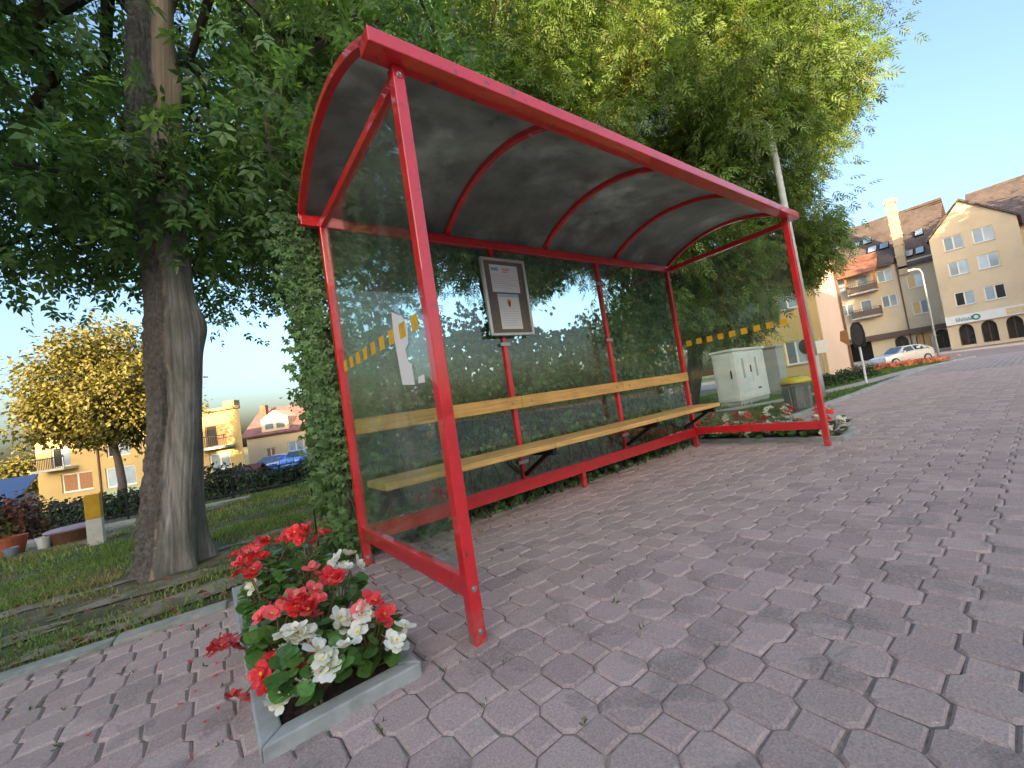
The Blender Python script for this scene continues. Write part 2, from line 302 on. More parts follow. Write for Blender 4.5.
for k, (x, y, o) in enumerate(cand):
    dz = random.uniform(-0.0022, 0.0022); rz = random.gauss(0, 0.008); tx, ty = random.gauss(0, 0.006), random.gauss(0, 0.006)
    if k in single:
        ob = bpy.data.objects.new('paver', random.choice(me_o if o else me_s)); col.objects.link(ob); ob.parent = pavement
        if not ob.data.materials: ob.data.materials.append(PAVER1)
        ob.location = (x, y, dz); ob.rotation_euler = (tx, ty, rz)
    else:
        tv, tf = random.choice(OCTS if o else SQS); c, s = math.cos(rz), math.sin(rz)
        v = np.c_[tv[:, 0]*c-tv[:, 1]*s+x, tv[:, 0]*s+tv[:, 1]*c+y, tv[:, 2]+dz+tv[:, 0]*ty+tv[:, 1]*tx]
        vs.append(v); fs.append(tf+off); rn.append(np.full(len(tf), random.random())); off += len(tv)
tag(link_mesh('paver_field', np_mesh('paver_field', np.concatenate(vs), np.concatenate(fs), np.concatenate(rn)), PAVERF, pavement), kind='stuff')
# road in front of the flats, light path and strip of bare earth
tag(grid_obj('road', np.linspace(32, 58, 20), np.array([-0.5, 5, 10, 20, 40.]), -0.012, M('street_paving', (0.30, 0.25, 0.235), rough=.9, var=.12, scale=1.5)), kind='structure')
tag(grid_obj('paved_apron', np.linspace(58.2, 66, 6), np.array([-30., -10, -1, 5, 10, 20, 40.]), -0.004, M('apron', (0.26, 0.24, 0.23), var=0.12)), kind='structure')
PATHM = M('light_path', (0.40, 0.37, 0.33), rough=0.9, var=0.14, scale=4)
pm = MB()
ctr = [(8.6, 3.3, .35), (10.2, 2.55, .33), (11.8, 2.05, .3), (14, 1.75, .28), (17, 1.6, .28), (21, 1.5, .3), (26, 1.42, .3)]
for (a, b, w), (c, d, w2) in zip(ctr[:-1], ctr[1:]):
    pm.quad((a, b-w, gz(a, b)-.016), (c, d-w2, gz(c, d)-.016), (c, d+w2, gz(c, d)-.016), (a, b+w, gz(a, b)-.016))
tag(pm.build('path', PATHM), kind='structure')
dm = MB(); pts = [(-7, 2.35), (-4, 2.72), (-2.6, 2.98), (-1.95, 3.08), (-1.3, 3.02), (-0.7, 3.30), (0.0, 3.42), (0.6, 3.62), (1.6, 3.9), (3.5, 4.3)]
prev = None
for i in range(90):
    t = i/89*(len(pts)-1); k = min(int(t), len(pts)-2); f_ = t-k; x = pts[k][0]*(1-f_)+pts[k+1][0]*f_; y = pts[k][1]*(1-f_)+pts[k+1][1]*f_
    w = 0.07+0.045*math.sin(i*1.7)+0.04*math.sin(i*0.6+1); cur = ((x, y-w, -0.022), (x, y+w+0.03*math.sin(i*2.3), -0.022))
    if prev: dm.quad(prev[0], cur[0], cur[1], prev[1])
    prev = cur
tag(dm.build('dirt_track', DIRT), kind='structure')
dm = MB()
for cx, cy, rx, ry, ph in ((-0.86, 2.02, .42, .17, 0), (-1.35, 1.86, .25, .10, 2), (-0.45, 1.9, .25, .2, 1), (-1.05, 2.55, .5, .14, 3), (0.3, 2.2, .6, .25, 4), (-1.9, 2.3, .5, .10, 5), (-2.3, 2.02, .35, .07, 6)):
    ring = [(cx+math.cos(a)*rx*(1+.25*math.sin(3*a+ph)+.12*math.sin(7*a)), cy+math.sin(a)*ry*(1+.25*math.sin(2*a+ph)), -0.018-ph*.0006) for a in np.linspace(0, 2*math.pi, 28, endpoint=False)]
    dm.add(ring, [tuple(range(28))])
tag(dm.build('bare_earth', DIRT), kind='structure')
# ------------------------------------------------------------------ kerbs
def kerb(name, label, a, b, n, w, z1, mat, group=None):
    t = thing(name, label, 'kerb', (a[0], a[1], 0), 0, group); a = Vector(a+(0,)); b = Vector(b+(0,)); zc = (z1-0.10)/2
    for i in range(n):
        p = a.lerp(b, i/n); q = a.lerp(b, (i+1)/n); d = (q-p).normalized()*0.004; za = float(gz(p.x, p.y)); zb = float(gz(q.x, q.y)); j = random.uniform(-.004, .004)
        MB().bar(p+d+Vector((0, 0, zc+za+j)), q-d+Vector((0, 0, zc+zb+j)), w, z1+0.10).build('kerb_stone', mat, t, 0.006)
    return t
kerb('kerb', 'flush grey concrete kerb between the lawn with the large tree and the pavers', (-6.2, 1.99), (-0.70, 1.50), 12, 0.115, 0.016, KERBM)
kerb('kerb', 'pale concrete kerb along the lawn beyond the far flower bed', (4.86, 1.10), (31.0, 1.13), 30, 0.10, 0.05, CONC)
# ------------------------------------------------------------------ grass
def vnoise(x, y): return 0.5+0.25*np.sin(1.7*x+2.3*np.sin(0.9*y))+0.25*np.sin(2.9*y+1.3*np.sin(2.1*x)+1)
def blades(n, x0, x1, y0, y1, hmin, hmax, keep, w=0.0035):
    x = RNG.uniform(x0, x1, n); y = RNG.uniform(y0, y1, n); k = keep(x, y); x, y = x[k], y[k]; n = len(x)
    h = RNG.uniform(hmin, hmax, n)*(0.6+0.7*vnoise(x*1.3, y*1.3)); a = RNG.uniform(0, 2*np.pi, n); ln = RNG.uniform(0.2, 0.9, n)*h; b = RNG.uniform(0, 2*np.pi, n)
    z = gz(x, y)-0.03; wx, wy = np.cos(a)*w*RNG.uniform(.6, 1.4, n), np.sin(a)*w*RNG.uniform(.6, 1.4, n); mx, my = np.cos(b)*ln, np.sin(b)*ln
    V = np.stack([np.stack([x-wx, y-wy, z], 1), np.stack([x+wx, y+wy, z], 1), np.stack([x+mx*.4+wx*.7, y+my*.4+wy*.7, z+h*.6], 1), np.stack([x+mx*.4-wx*.7, y+my*.4-wy*.7, z+h*.6], 1), np.stack([x+mx, y+my, z+h], 1)], 1).reshape(-1, 3)
    o = np.arange(n)*5; F = np.concatenate([np.stack([o, o+1, o+2], 1), np.stack([o, o+2, o+3], 1), np.stack([o+3, o+2, o+4], 1)]); r = RNG.random(n)
    return V, F, np.concatenate([r, r, r])
def kerb_y(x): return np.where(x < -0.7, 1.50-0.089*(x+0.7)+0.04, 1.72)
def track_y(x): return np.interp(x, [q[0] for q in pts], [q[1] for q in pts])
def keep_left(x, y):
    r = RNG.random(len(x)); bare = np.exp(-((x+.86)/.5)**2-((y-2.0)/.22)**2)+np.exp(-((x+1.05)/.6)**2-((y-2.6)/.2)**2)+np.exp(-((x-.3)/.7)**2-((y-2.2)/.3)**2)
    d = np.clip(1.45*vnoise(x*2.2+.3, y*2.2)-.12, 0.10, 1)*(1-np.clip(bare, 0, .82)); d *= np.where(np.abs(y-track_y(x)) < .10, .22, 1)
    return (y > kerb_y(x)) & (r < d) & ((x+1)**2+(y-3.05)**2 > .15)
parts = [blades(95000, -4.5, 2.2, 1.55, 5.0, .018, .05, keep_left), blades(45000, -7, 4.2, 5.0, 9.0, .03, .07, keep_left, .006)]
def join(parts):
    V = []; F = []; Rr = []; o = 0
    for v, f, r in parts: V.append(v); F.append(f+o); Rr.append(r); o += len(v)
    return np.concatenate(V), np.concatenate(F), np.concatenate(Rr)
tag(link_mesh('grass', np_mesh('grass', *join(parts)), GRASS), 'patchy green lawn grass around the large tree', 'grass', kind='stuff')
def keep_right(x, y):
    py = np.interp(x, [c[0] for c in ctr], [c[1] for c in ctr]); return (np.abs(y-py) > .36) & (y > 1.2) & (y < 9) & (RNG.random(len(x)) < .35+.65*vnoise(x, y))
tag(link_mesh('grass', np_mesh('grass_far', *blades(90000, 4.86, 29, 1.16, 7.5, .03, .075, keep_right, .008)), M('grass_blade_far', (0.10, 0.19, 0.035), rough=0.6, var=0.3, scale=0.8, per='attr', pvar=0.4, transl=0.3)), 'green lawn grass beyond the far end of the shelter', 'grass', kind='stuff')
# fallen leaves on the lawn and by the kerb
n = 420; x = RNG.uniform(-4, 1.4, n); y = kerb_y(x)-.12+np.abs(RNG.normal(0, .75, n)); ps = np.stack([x, y, np.full(n, .008)], 1); ax = RNG.normal(size=(n, 3)); ax[:, 2] *= .1; nm = np.tile([0, 0, 1.], (n, 1))+RNG.normal(0, .3, (n, 3))
tag(link_mesh('fallen_leaves', scatter_mesh('fallen_leaves', *BROAD, ps, ax, nm, RNG.uniform(.025, .06, n)), M('dry_leaf', (0.24, 0.10, 0.045), var=.3, per='attr', pvar=.5)), 'dry brown leaves lying on the lawn by the kerb', 'fallen leaves', kind='stuff')
# weeds in the joints of the paving
n = 2600; cx = RNG.choice(np.array([(x, y) for x, y, o in cand if not o and x < 6]), n); a = RNG.integers(0, 4, n); x = cx[:, 0]+np.where(a < 2, np.where(a == 0, -1, 1)*HX*AQ, RNG.uniform(-.04, .04, n)); y = cx[:, 1]+np.where(a >= 2, np.where(a == 2, -1, 1)*HY*AQ, RNG.uniform(-.04, .04, n))
k = (RNG.random(n) < np.clip(.10+1.2*np.exp(-((y-1.25)/.25)**2)+.7*np.exp(-((x+.2)/.25)**2-((y-.0)/.25)**2)+.9*np.exp(-((x+.7)/.1)**2), 0, 1)); x, y = x[k], y[k]; x = np.repeat(x, 7)+RNG.normal(0, .006, 7*len(x)); y = np.repeat(y, 7)+RNG.normal(0, .006, 7*len(y)); n = len(x)
tag(link_mesh('joint_weeds', scatter_mesh('joint_weeds', *compound([((0, 0, 0), 0, 1.0, .14)]), np.stack([x, y, np.full(n, -.006)], 1), np.c_[RNG.normal(0, .6, (n, 2)), RNG.uniform(.3, 1.1, n)], RNG.normal(size=(n, 3)), RNG.uniform(.008, .026, n)), M('weed', (.10, .15, .04), rough=.7, var=.3, per='attr', pvar=.4), pavement), kind='stuff')
# ------------------------------------------------------------------ bus shelter
L_, D_ = 4.056, 1.38
WOOD = M('bench_wood', (0.72, 0.42, 0.13), rough=0.5, var=0.16, scale=3, bump=0.06, bscale=30, per='object', pvar=0.10, c2=(0.55, 0.29, 0.08), c2scale=2.2, c2pos=(0.5, 0.75), coat=0.2)
def wood_grain(m):
    t = m.node_tree; N = t.nodes; L = t.links; p = N['Principled BSDF']; src = p.inputs['Base Color'].links[0].from_socket
    mp = N.new('ShaderNodeMapping'); mp.inputs['Scale'].default_value = (2, 60, 60); L.new(N['Texture Coordinate'].outputs['Object'], mp.inputs[0]); n = N.new('ShaderNodeTexNoise'); n.inputs['Scale'].default_value = 1.5; n.inputs['Detail'].default_value = 4; L.new(mp.outputs[0], n.inputs['Vector'])
    mr = N.new('ShaderNodeMapRange'); mr.inputs[1].default_value = .3; mr.inputs[2].default_value = .7; mr.inputs[3].default_value = .72; mr.inputs[4].default_value = 1.15; L.new(n.outputs[0], mr.inputs[0]); v = N.new('ShaderNodeVectorMath'); v.operation = 'SCALE'; L.new(src, v.inputs[0]); L.new(mr.outputs[0], v.inputs['Scale']); L.new(v.outputs[0], p.inputs['Base Color'])
wood_grain(WOOD)
PANE = glass_mat('shelter_glass', tint=(0.90, 0.96, 0.93), dirt=0.028, ior=1.62)
ROOF = M('smoked_roof_sheet', (0.19, 0.195, 0.182), rough=0.32, var=0.35, scale=2.5, bump=0.04, bscale=6, c2=(0.34, 0.345, 0.325), c2scale=1.6, c2pos=(0.50, 0.72), spec=0.5, transl=.45, ttint=(2, 2, 1.9))
DARKM = M('dark_steel', (0.03, 0.03, 0.032), rough=0.5, metal=0.4)
YEL = M('yellow_sticker', (0.75, 0.42, 0.02), rough=0.5, var=0.12, scale=20, c2=(0.6, 0.34, 0.04), c2scale=8)
PAPER = M('paper', (0.74, 0.74, 0.73), rough=0.7, var=0.04)
S = thing('bus_shelter', 'red steel bus shelter with glass walls, curved dark roof and wooden bench', 'bus shelter', (2.03, 0.69, 0))
def bolt(parent, x, y, z, axis):
    m = MB(); d = Vector({'x': (1, 0, 0), 'y': (0, 1, 0)}[axis[1]])*(-1 if axis[0] == '-' else 1); c = Vector((x, y, z))
    m.tube([c, c+d*.004], [.011, .011], 12).tube([c+d*.004, c+d*.011], [.0075, .006], 6); return m.build('bolt', ZINC, parent)
for x0 in (0, L_-.05):
    p = bx('front_post', RED, S, x0, x0+.05, 0, .05, .0, 2.25, .004);
    bolt(p, x0+.025, 0, .05, '-y'); bolt(p, x0+.025, 0, .205, '-y'); bolt(p, x0+.025, 0, 2.21, '-y')
for x0 in (0, L_-.05):
    p = bx('rear_post', RED, S, x0, x0+.05, 1.33, 1.38, .0, 2.19, .004); bolt(p, x0+.025, 1.33, .05, '-y')
MULL = (1.352, 2.70)
for x0 in MULL:
    p = bx('rear_mullion', RED, S, x0-.02, x0+.02, 1.335, 1.375, .235, 2.19, .004)
    for z in (.36, 1.35, 1.95): bx('glass_clip', ZINC, p, x0-.05, x0+.05, 1.328, 1.3345, z, z+.03, .002)
bx('rear_top_beam', RED, S, -.108, 4.164, 1.335, 1.375, 2.192, 2.250, .004)
bx('roof_back_rail', RED, S, -.108, 4.164, 1.3775, 1.425, 2.240, 2.285, .004)
bx('roof_front_beam', RED, S, -.108, 4.164, -.058, .036, 2.252, 2.312, .004)
for x0 in (0.004, L_-.046): bx('side_top_bar', RED, S, x0, x0+.042, .052, 1.328, 2.186, 2.236, .004)
for x0 in (0.006, L_-.044):
    p = bx('side_low_beam', RED, S, x0, x0+.038, .052, 1.328, .165, .245, .004)
bx('rear_low_beam', RED, S, .052, L_-.052, 1.325, 1.375, .135, .2345, .004)
for x0 in (2.0,): bx('stub_leg', RED, S, x0, x0+.045, 1.33, 1.372, 0.0, .1345, .003)
YC, RC, ZT = .69, 1.29, 2.525
def arc_pts(dr, n=22, y0=-.05, y1=1.42):
    a0 = math.asin((y0-YC)/RC); a1 = math.asin((y1-YC)/RC)
    return [(YC+(RC+dr)*math.sin(a), ZT-RC+(RC+dr)*math.cos(a)) for a in np.linspace(a0, a1, n)]
def arch(x0, x1, d0, d1, y0, y1, n=22):
    o = arc_pts(d1, n, y0, y1); i = arc_pts(d0, n, y0, y1); m = MB()
    vs = [(x, *q) for q in o for x in (x0, x1)]+[(x, *q) for q in i for x in (x0, x1)]; k = 2*n
    fs = []
    for a in range(n-1): fs += [(2*a, 2*a+1, 2*a+3, 2*a+2), (k+2*a, k+2*a+2, k+2*a+3, k+2*a+1), (2*a, 2*a+2, k+2*a+2, k+2*a), (2*a+1, k+2*a+1, k+2*a+3, 2*a+3)]
    fs += [(0, k, k+1, 1), (2*n-2, 2*n-1, k+2*n-1, k+2*n-2)]
    return m.add(vs, fs)
AX = (-.088, .975, 2.03, 3.09, 4.144)
for i, x in enumerate(AX): arch(x-.02, x+.02, -.040, -.0055, .0, 1.40).build('roof_arch', RED, S, .003)
for a, b in zip(AX[:-1], AX[1:]): arch(a+.004, b-.004, -.003, .003, -.045, 1.42, 30).build('roof_panel', ROOF, S, smooth=False)
panes = [MB().box(.022, .028, .056, 1.324, .2465, 2.18).build('glass_pane', PANE, S), MB().box(L_-.028, L_-.022, .056, 1.324, .2465, 2.18).build('glass_pane', PANE, S)]
for a, b in ((.053, 1.33), (1.375, 2.677), (2.723, L_-.053)): MB().box(a, b, 1.352, 1.358, .2365, 2.188).build('glass_pane', PANE, S)
for k in range(9):
    y = 1.243-k*.134; MB().box(.0190, .0200, y-.033, y+.033, 1.222, 1.289).build('warning_sticker', YEL, panes[0])
for k in range(9):
    y = 1.225-k*.128; MB().box(L_-.0295, L_-.0285, y-.033, y+.033, 1.228, 1.293).build('warning_sticker', YEL, panes[1])
MB().prism([(0.398, 1.365), (0.35, 1.34), (0.296, 1.319), (0.246, 1.272), (0.262, 1.189), (0.305, 1.169), (0.296, 1.115), (0.259, 1.097), (0.256, 1.005), (0.389, 1.023), (0.398, 1.127), (0.412, 1.264)], 0, .0207, .0214).build('torn_poster', PAPER, panes[0])
MB().prism([(0.212, 1.033), (0.153, 1.035), (0.155, 1.003), (0.219, 1.006)], 0, .0207, .0214).build('poster_scrap', PAPER, panes[0])
for k, (a, b) in enumerate(((.045, 1.40), (1.405, 2.745), (2.75, 4.0))):
    bo = bx('backrest_board', WOOD, S, a, b, 1.292, 1.325, .818, .918, .004)
    for xx in (a+.1, b-.1): bolt(bo, xx, 1.292, .868, '-y')
for k, (a, b) in enumerate(((.045, 1.325), (1.331, 2.628), (2.634, 3.83))):
    for y0 in (.885, 1.058): bx('seat_board', WOOD, S, a, b, y0, y0+.165, .490, .530, .005)
for x in (.12, 1.352, 2.70, 3.78):
    MB().bar((x, 1.325, .462), (x, .93, .462), .04, .05).bar((x, 1.325, .27), (x, 1.02, .44), .03, .03).build('seat_bracket', DARKM, S)
# notice board screwed to the mullion
ALU = M('aluminium', (0.62, 0.60, 0.56), rough=0.38, metal=0.6, var=0.06); CORK = M('board_back', (0.17, 0.145, 0.12), rough=0.85, var=0.15, scale=40)
NB = thing('notice_board', 'framed grey notice board with two printed sheets hung on the red mullion', 'notice board', (1.42, 1.30, 1.43))
bx('backing', CORK, NB, 1.20, 1.64, 1.292, 1.302, 1.44, 2.08)
fr_ = MB(); fr_.box(1.19, 1.215, 1.278, 1.306, 1.43, 2.09).box(1.625, 1.65, 1.278, 1.306, 1.43, 2.09).box(1.215, 1.625, 1.278, 1.306, 1.43, 1.452).box(1.215, 1.625, 1.278, 1.306, 2.068, 2.09).build('frame', ALU, NB, .003)
s1 = bx('paper_sheet', PAPER, NB, 1.275, 1.565, 1.2895, 1.2915, 1.80, 2.035); s2 = bx('paper_sheet', PAPER, NB, 1.315, 1.535, 1.2895, 1.2915, 1.485, 1.785)
INKB = M('ink_blue', (0.25, 0.42, 0.55), var=.05); INKR = M('ink_pink', (0.75, 0.35, 0.32), var=.05); INKG = M('ink_grey', (0.48, 0.48, 0.5), var=.05); INKO = M('ink_orange', (0.65, 0.26, 0.03), var=.05); INKK = M('ink_black', (0.03, 0.025, 0.02), var=.05); SKYB = M('ink_sky', (0.38, 0.55, 0.66), var=.05)
def ink(mat, x0, x1, z0, z1, par): return bx('print', mat, par, x0, x1, 1.2883, 1.2893, z0, z1)
ink(INKB, 1.285, 1.36, 1.985, 2.01, s1); ink(INKR, 1.40, 1.475, 1.99, 2.008, s1); ink(INKR, 1.405, 1.455, 1.97, 1.983, s1)
for k in range(7): ink(INKG, 1.29, 1.29+.18+.06*((k*7) % 3), 1.945-k*.018, 1.9475-k*.018, s1)
ink(SKYB, 1.318, 1.532, 1.758, 1.783, s2)
for k in range(8): ink(INKG, 1.335, 1.335+.14+.02*((k*5) % 3), 1.655-k*.02, 1.658-k*.02, s2)
MB().prism([(1.405, 1.725), (1.425, 1.745), (1.445, 1.725), (1.44, 1.69), (1.425, 1.665), (1.41, 1.69)], 1, 1.2880, 1.2892).build('emblem', INKO, s2)
MB().prism([(1.418, 1.715), (1.432, 1.725), (1.434, 1.68), (1.424, 1.672)], 1, 1.2870, 1.2879).build('emblem', INKK, s2)
# ------------------------------------------------------------------ trees
BARK = M('bark', (0.115, 0.095, 0.078), rough=0.95, var=0.4, scale=18, bump=0.9, bscale=40)
TWIG = M('twig_bark', (0.07, 0.058, 0.045), rough=0.9, var=0.3, scale=10)
def ell_points(n, ells, minz=-9, reject=None, shell=0.45):
    out = []; w = np.array([e[1][0]*e[1][1]*e[1][2] for e in ells]); w = w/w.sum(); cs = RNG.choice(len(ells), size=n*4, p=w)
    for k in cs:
        if len(out) >= n: break
        c, r = ells[k]; v = RNG.normal(size=3); v /= np.linalg.norm(v); q = RNG.random()**(1/3); q = max(q, shell*RNG.random()+0.3) if q < .5 else q
        lump = 1+.16*math.sin(3*v[0]*2+c[0])+.14*math.sin(7*v[1]+3*v[2]+c[1])+.10*math.sin(9*v[2]-4*v[0])
        P = np.array(c)+v*np.array(r)*q*lump
        if P[2] < minz or (reject and reject(P)): continue
        out.append(P)
    return np.array(out)
def skeleton(trunk, targets, step=0.45, sag=0.05):
    nodes = [np.array(q, float) for q in trunk]; par = [i-1 for i in range(len(nodes))]; ends = []
    axis = np.array(trunk[-1]); top = np.array(trunk[-1]); order = np.argsort(np.linalg.norm(targets-top, axis=1))
    for k in order:
        T = targets[k]; A = np.array(nodes); d = np.linalg.norm(A-T, axis=1); dt = np.linalg.norm(A-top, axis=1)
        cost = d+0.35*dt; cost[:max(1, len(trunk)//3)] += 3; cost += np.where(A[:, 2] > T[2]+.8, 1.0, 0); j = int(np.argmin(cost)); L0 = np.linalg.norm(T-nodes[j]); n = max(1, int(L0/step)); p = j; a = nodes[j].copy()
        for i in range(1, n+1):
            t = i/n; q = a*(1-t)+T*t; q[2] += sag*L0*math.sin(math.pi*t); q += RNG.normal(0, .04, 3)*(0 if i == n else 1)
            nodes.append(q); par.append(p); p = len(nodes)-1
        ends.append(p)
    cnt = np.zeros(len(nodes)); 
    for e in ends:
        p = e
        while p >= 0: cnt[p] += 1; p = par[p]
    return nodes, par, cnt
def foliage(targets, center, per, spread, size, droop=0.25, flat=0.7):
    n = len(targets)*per; c = np.repeat(targets, per, 0); g = RNG.normal(size=(n, 3)); g[:, 2] *= flat; k = np.repeat(RNG.uniform(.7, 1.3, len(targets)), per)
    pos = c+g*spread*k[:, None]; out = (pos-c)+0.35*spread*(c-np.array(center))/np.maximum(1e-3, np.linalg.norm(c-np.array(center), axis=1, keepdims=True))
    ax = out/np.maximum(1e-3, np.linalg.norm(out, axis=1, keepdims=True))+.55*RNG.normal(size=(n, 3)); ax[:, 2] -= droop*2
    nm = np.array([0, 0, 1.])+.55*RNG.normal(size=(n, 3)); return pos, ax, nm, RNG.uniform(size[0], size[1], n)
def tree(name, label, base, trunk, r0, ells, ncl, per, spread, size, tmpl, leafm, minz=0.5, reject=None, group=None, droop=.25, r_tip=.006, trunk_mesh=True, barkm=None, extra=None):
    t = thing(name, label, 'tree', base, 0, group); tg = ell_points(ncl, ells, minz, reject)
    if extra is not None: tg = np.concatenate([tg, extra])
    nodes, par, cnt = skeleton(trunk, tg)
    m = MB(); nt_ = len(trunk); tot = cnt[0]; rr = [max(r_tip, r0*(c/tot)**.46) for c in cnt]
    for i in range(nt_, len(nodes)):
        p = par[i]; m.tube([nodes[p], nodes[i]], [min(rr[p], rr[i]*1.25 if p >= nt_ else rr[i]*1.3), rr[i]], 5, False)
    tag(m.build('branches', barkm or TWIG, t), kind='stuff')
    if trunk_mesh: MB().tube(trunk, [r0*(1.25 if i == 0 else 1-.45*i/(nt_-1)) for i in range(nt_)], 12).build('trunk', barkm or BARK, t, smooth=True)
    pos, ax, nm, sz = foliage(tg, ells[0][0], per, spread, size, droop)
    tag(link_mesh('crown', scatter_mesh(name+'_crown', *tmpl, pos, ax, nm, sz), leafm, t), kind='stuff'); return t, tg
LEAF1 = M('maple_leaf', (0.125, 0.225, 0.075), rough=0.36, var=0.3, scale=.9, per='attr', pvar=.5, transl=.45, spec=.5)
LEAF2 = M('ash_leaf', (0.12, 0.195, 0.052), rough=0.5, var=0.3, scale=.7, per='attr', pvar=.5, transl=.42, c2=(0.17, 0.15, 0.03), c2scale=.5, c2pos=(.58, .75))
LEAF3 = M('linden_leaf', (0.165, 0.155, 0.042), rough=0.55, var=0.3, scale=.8, per='attr', pvar=.35, transl=.22)
LEAF4 = M('shrub_leaf', (0.042, 0.078, 0.026), rough=0.5, var=0.3, scale=2, per='attr', pvar=.4, transl=.2)
# the large tree on the lawn: trunk with bark torn away on one side
TB = np.array((-1.02, 3.065)); LEAN = np.array((0.797, -0.604))*0.088
def trunk_c(z): return TB+LEAN*z+np.array((.05*math.sin(z*1.1), .03*math.sin(z*1.7+1)))*min(1, z)
def bare_side(th, z): 
    d = (th-rad(-36)+math.pi) % (2*math.pi)-math.pi            # the stripped face looks towards the pavement
    return d+.10*math.sin(2.3*z+.5)+.06*math.sin(7.7*z)+.03*math.sin(23*z), 1.20+.16*math.sin(1.1*z+.4)-.05*z/4
def build_trunk():
    nz, na = 210, 120; H = 6.4; V = []; mi = []; w = []
    for i in range(nz):
        z = H*(i/(nz-1))**1.15; c = trunk_c(z); r = .166-.004*z+.06*math.exp(-z*3.2)+.025*math.exp(-((z-1.75)/.35)**2)
        for k in range(na):
            th = 2*math.pi*k/na; d, lim = bare_side(th, z); bare = float(smooth01((lim-abs(d))/.10+.5)) if z < 4.9 else 0.0
            flare = .055*math.exp(-z*4.5)*(max(0, math.sin(3*th+.6)))**2+.05*math.exp(-z*5)*math.sin(5*th)
            knot = .06*math.exp(-((z-1.98)/.17)**2-(((th-rad(-18)+math.pi) % (2*math.pi)-math.pi)/.40)**2)+.05*math.exp(-((z-4.05)/.2)**2-(((th-rad(-25)+math.pi) % (2*math.pi)-math.pi)/.35)**2)
            lump = .012*math.sin(2*th+z*2.2)+.010*math.sin(4*th-1.7*z+1)
            fiss = (1-bare)*(.012+.014*math.sin(22*th+3*math.sin(z*3.1))+.014*math.sin(37*th+5*math.sin(z*4.7+th))+random.gauss(0, .005))
            grain = bare*(.003*math.sin(48*th+1.5*math.sin(z*1.3))+.0015*math.sin(90*th)-.010*math.exp(-((abs(d)-lim*.82)/.08)**2))
            R = r+flare+knot+lump+fiss+grain; V.append((c[0]+R*math.cos(th), c[1]+R*math.sin(th), z-.06)); w.append(bare)
    i, k = np.meshgrid(np.arange(nz-1), np.arange(na), indexing='ij'); a = (i*na+k).ravel(); b = (i*na+(k+1) % na).ravel(); F = np.stack([a, b, b+na, a+na], 1)
    me = np_mesh('large_tree_trunk', np.array(V), F); at = me.attributes.new('bare', 'FLOAT', 'POINT'); at.data.foreach_set('value', np.array(w, dtype=np.float32)); return me
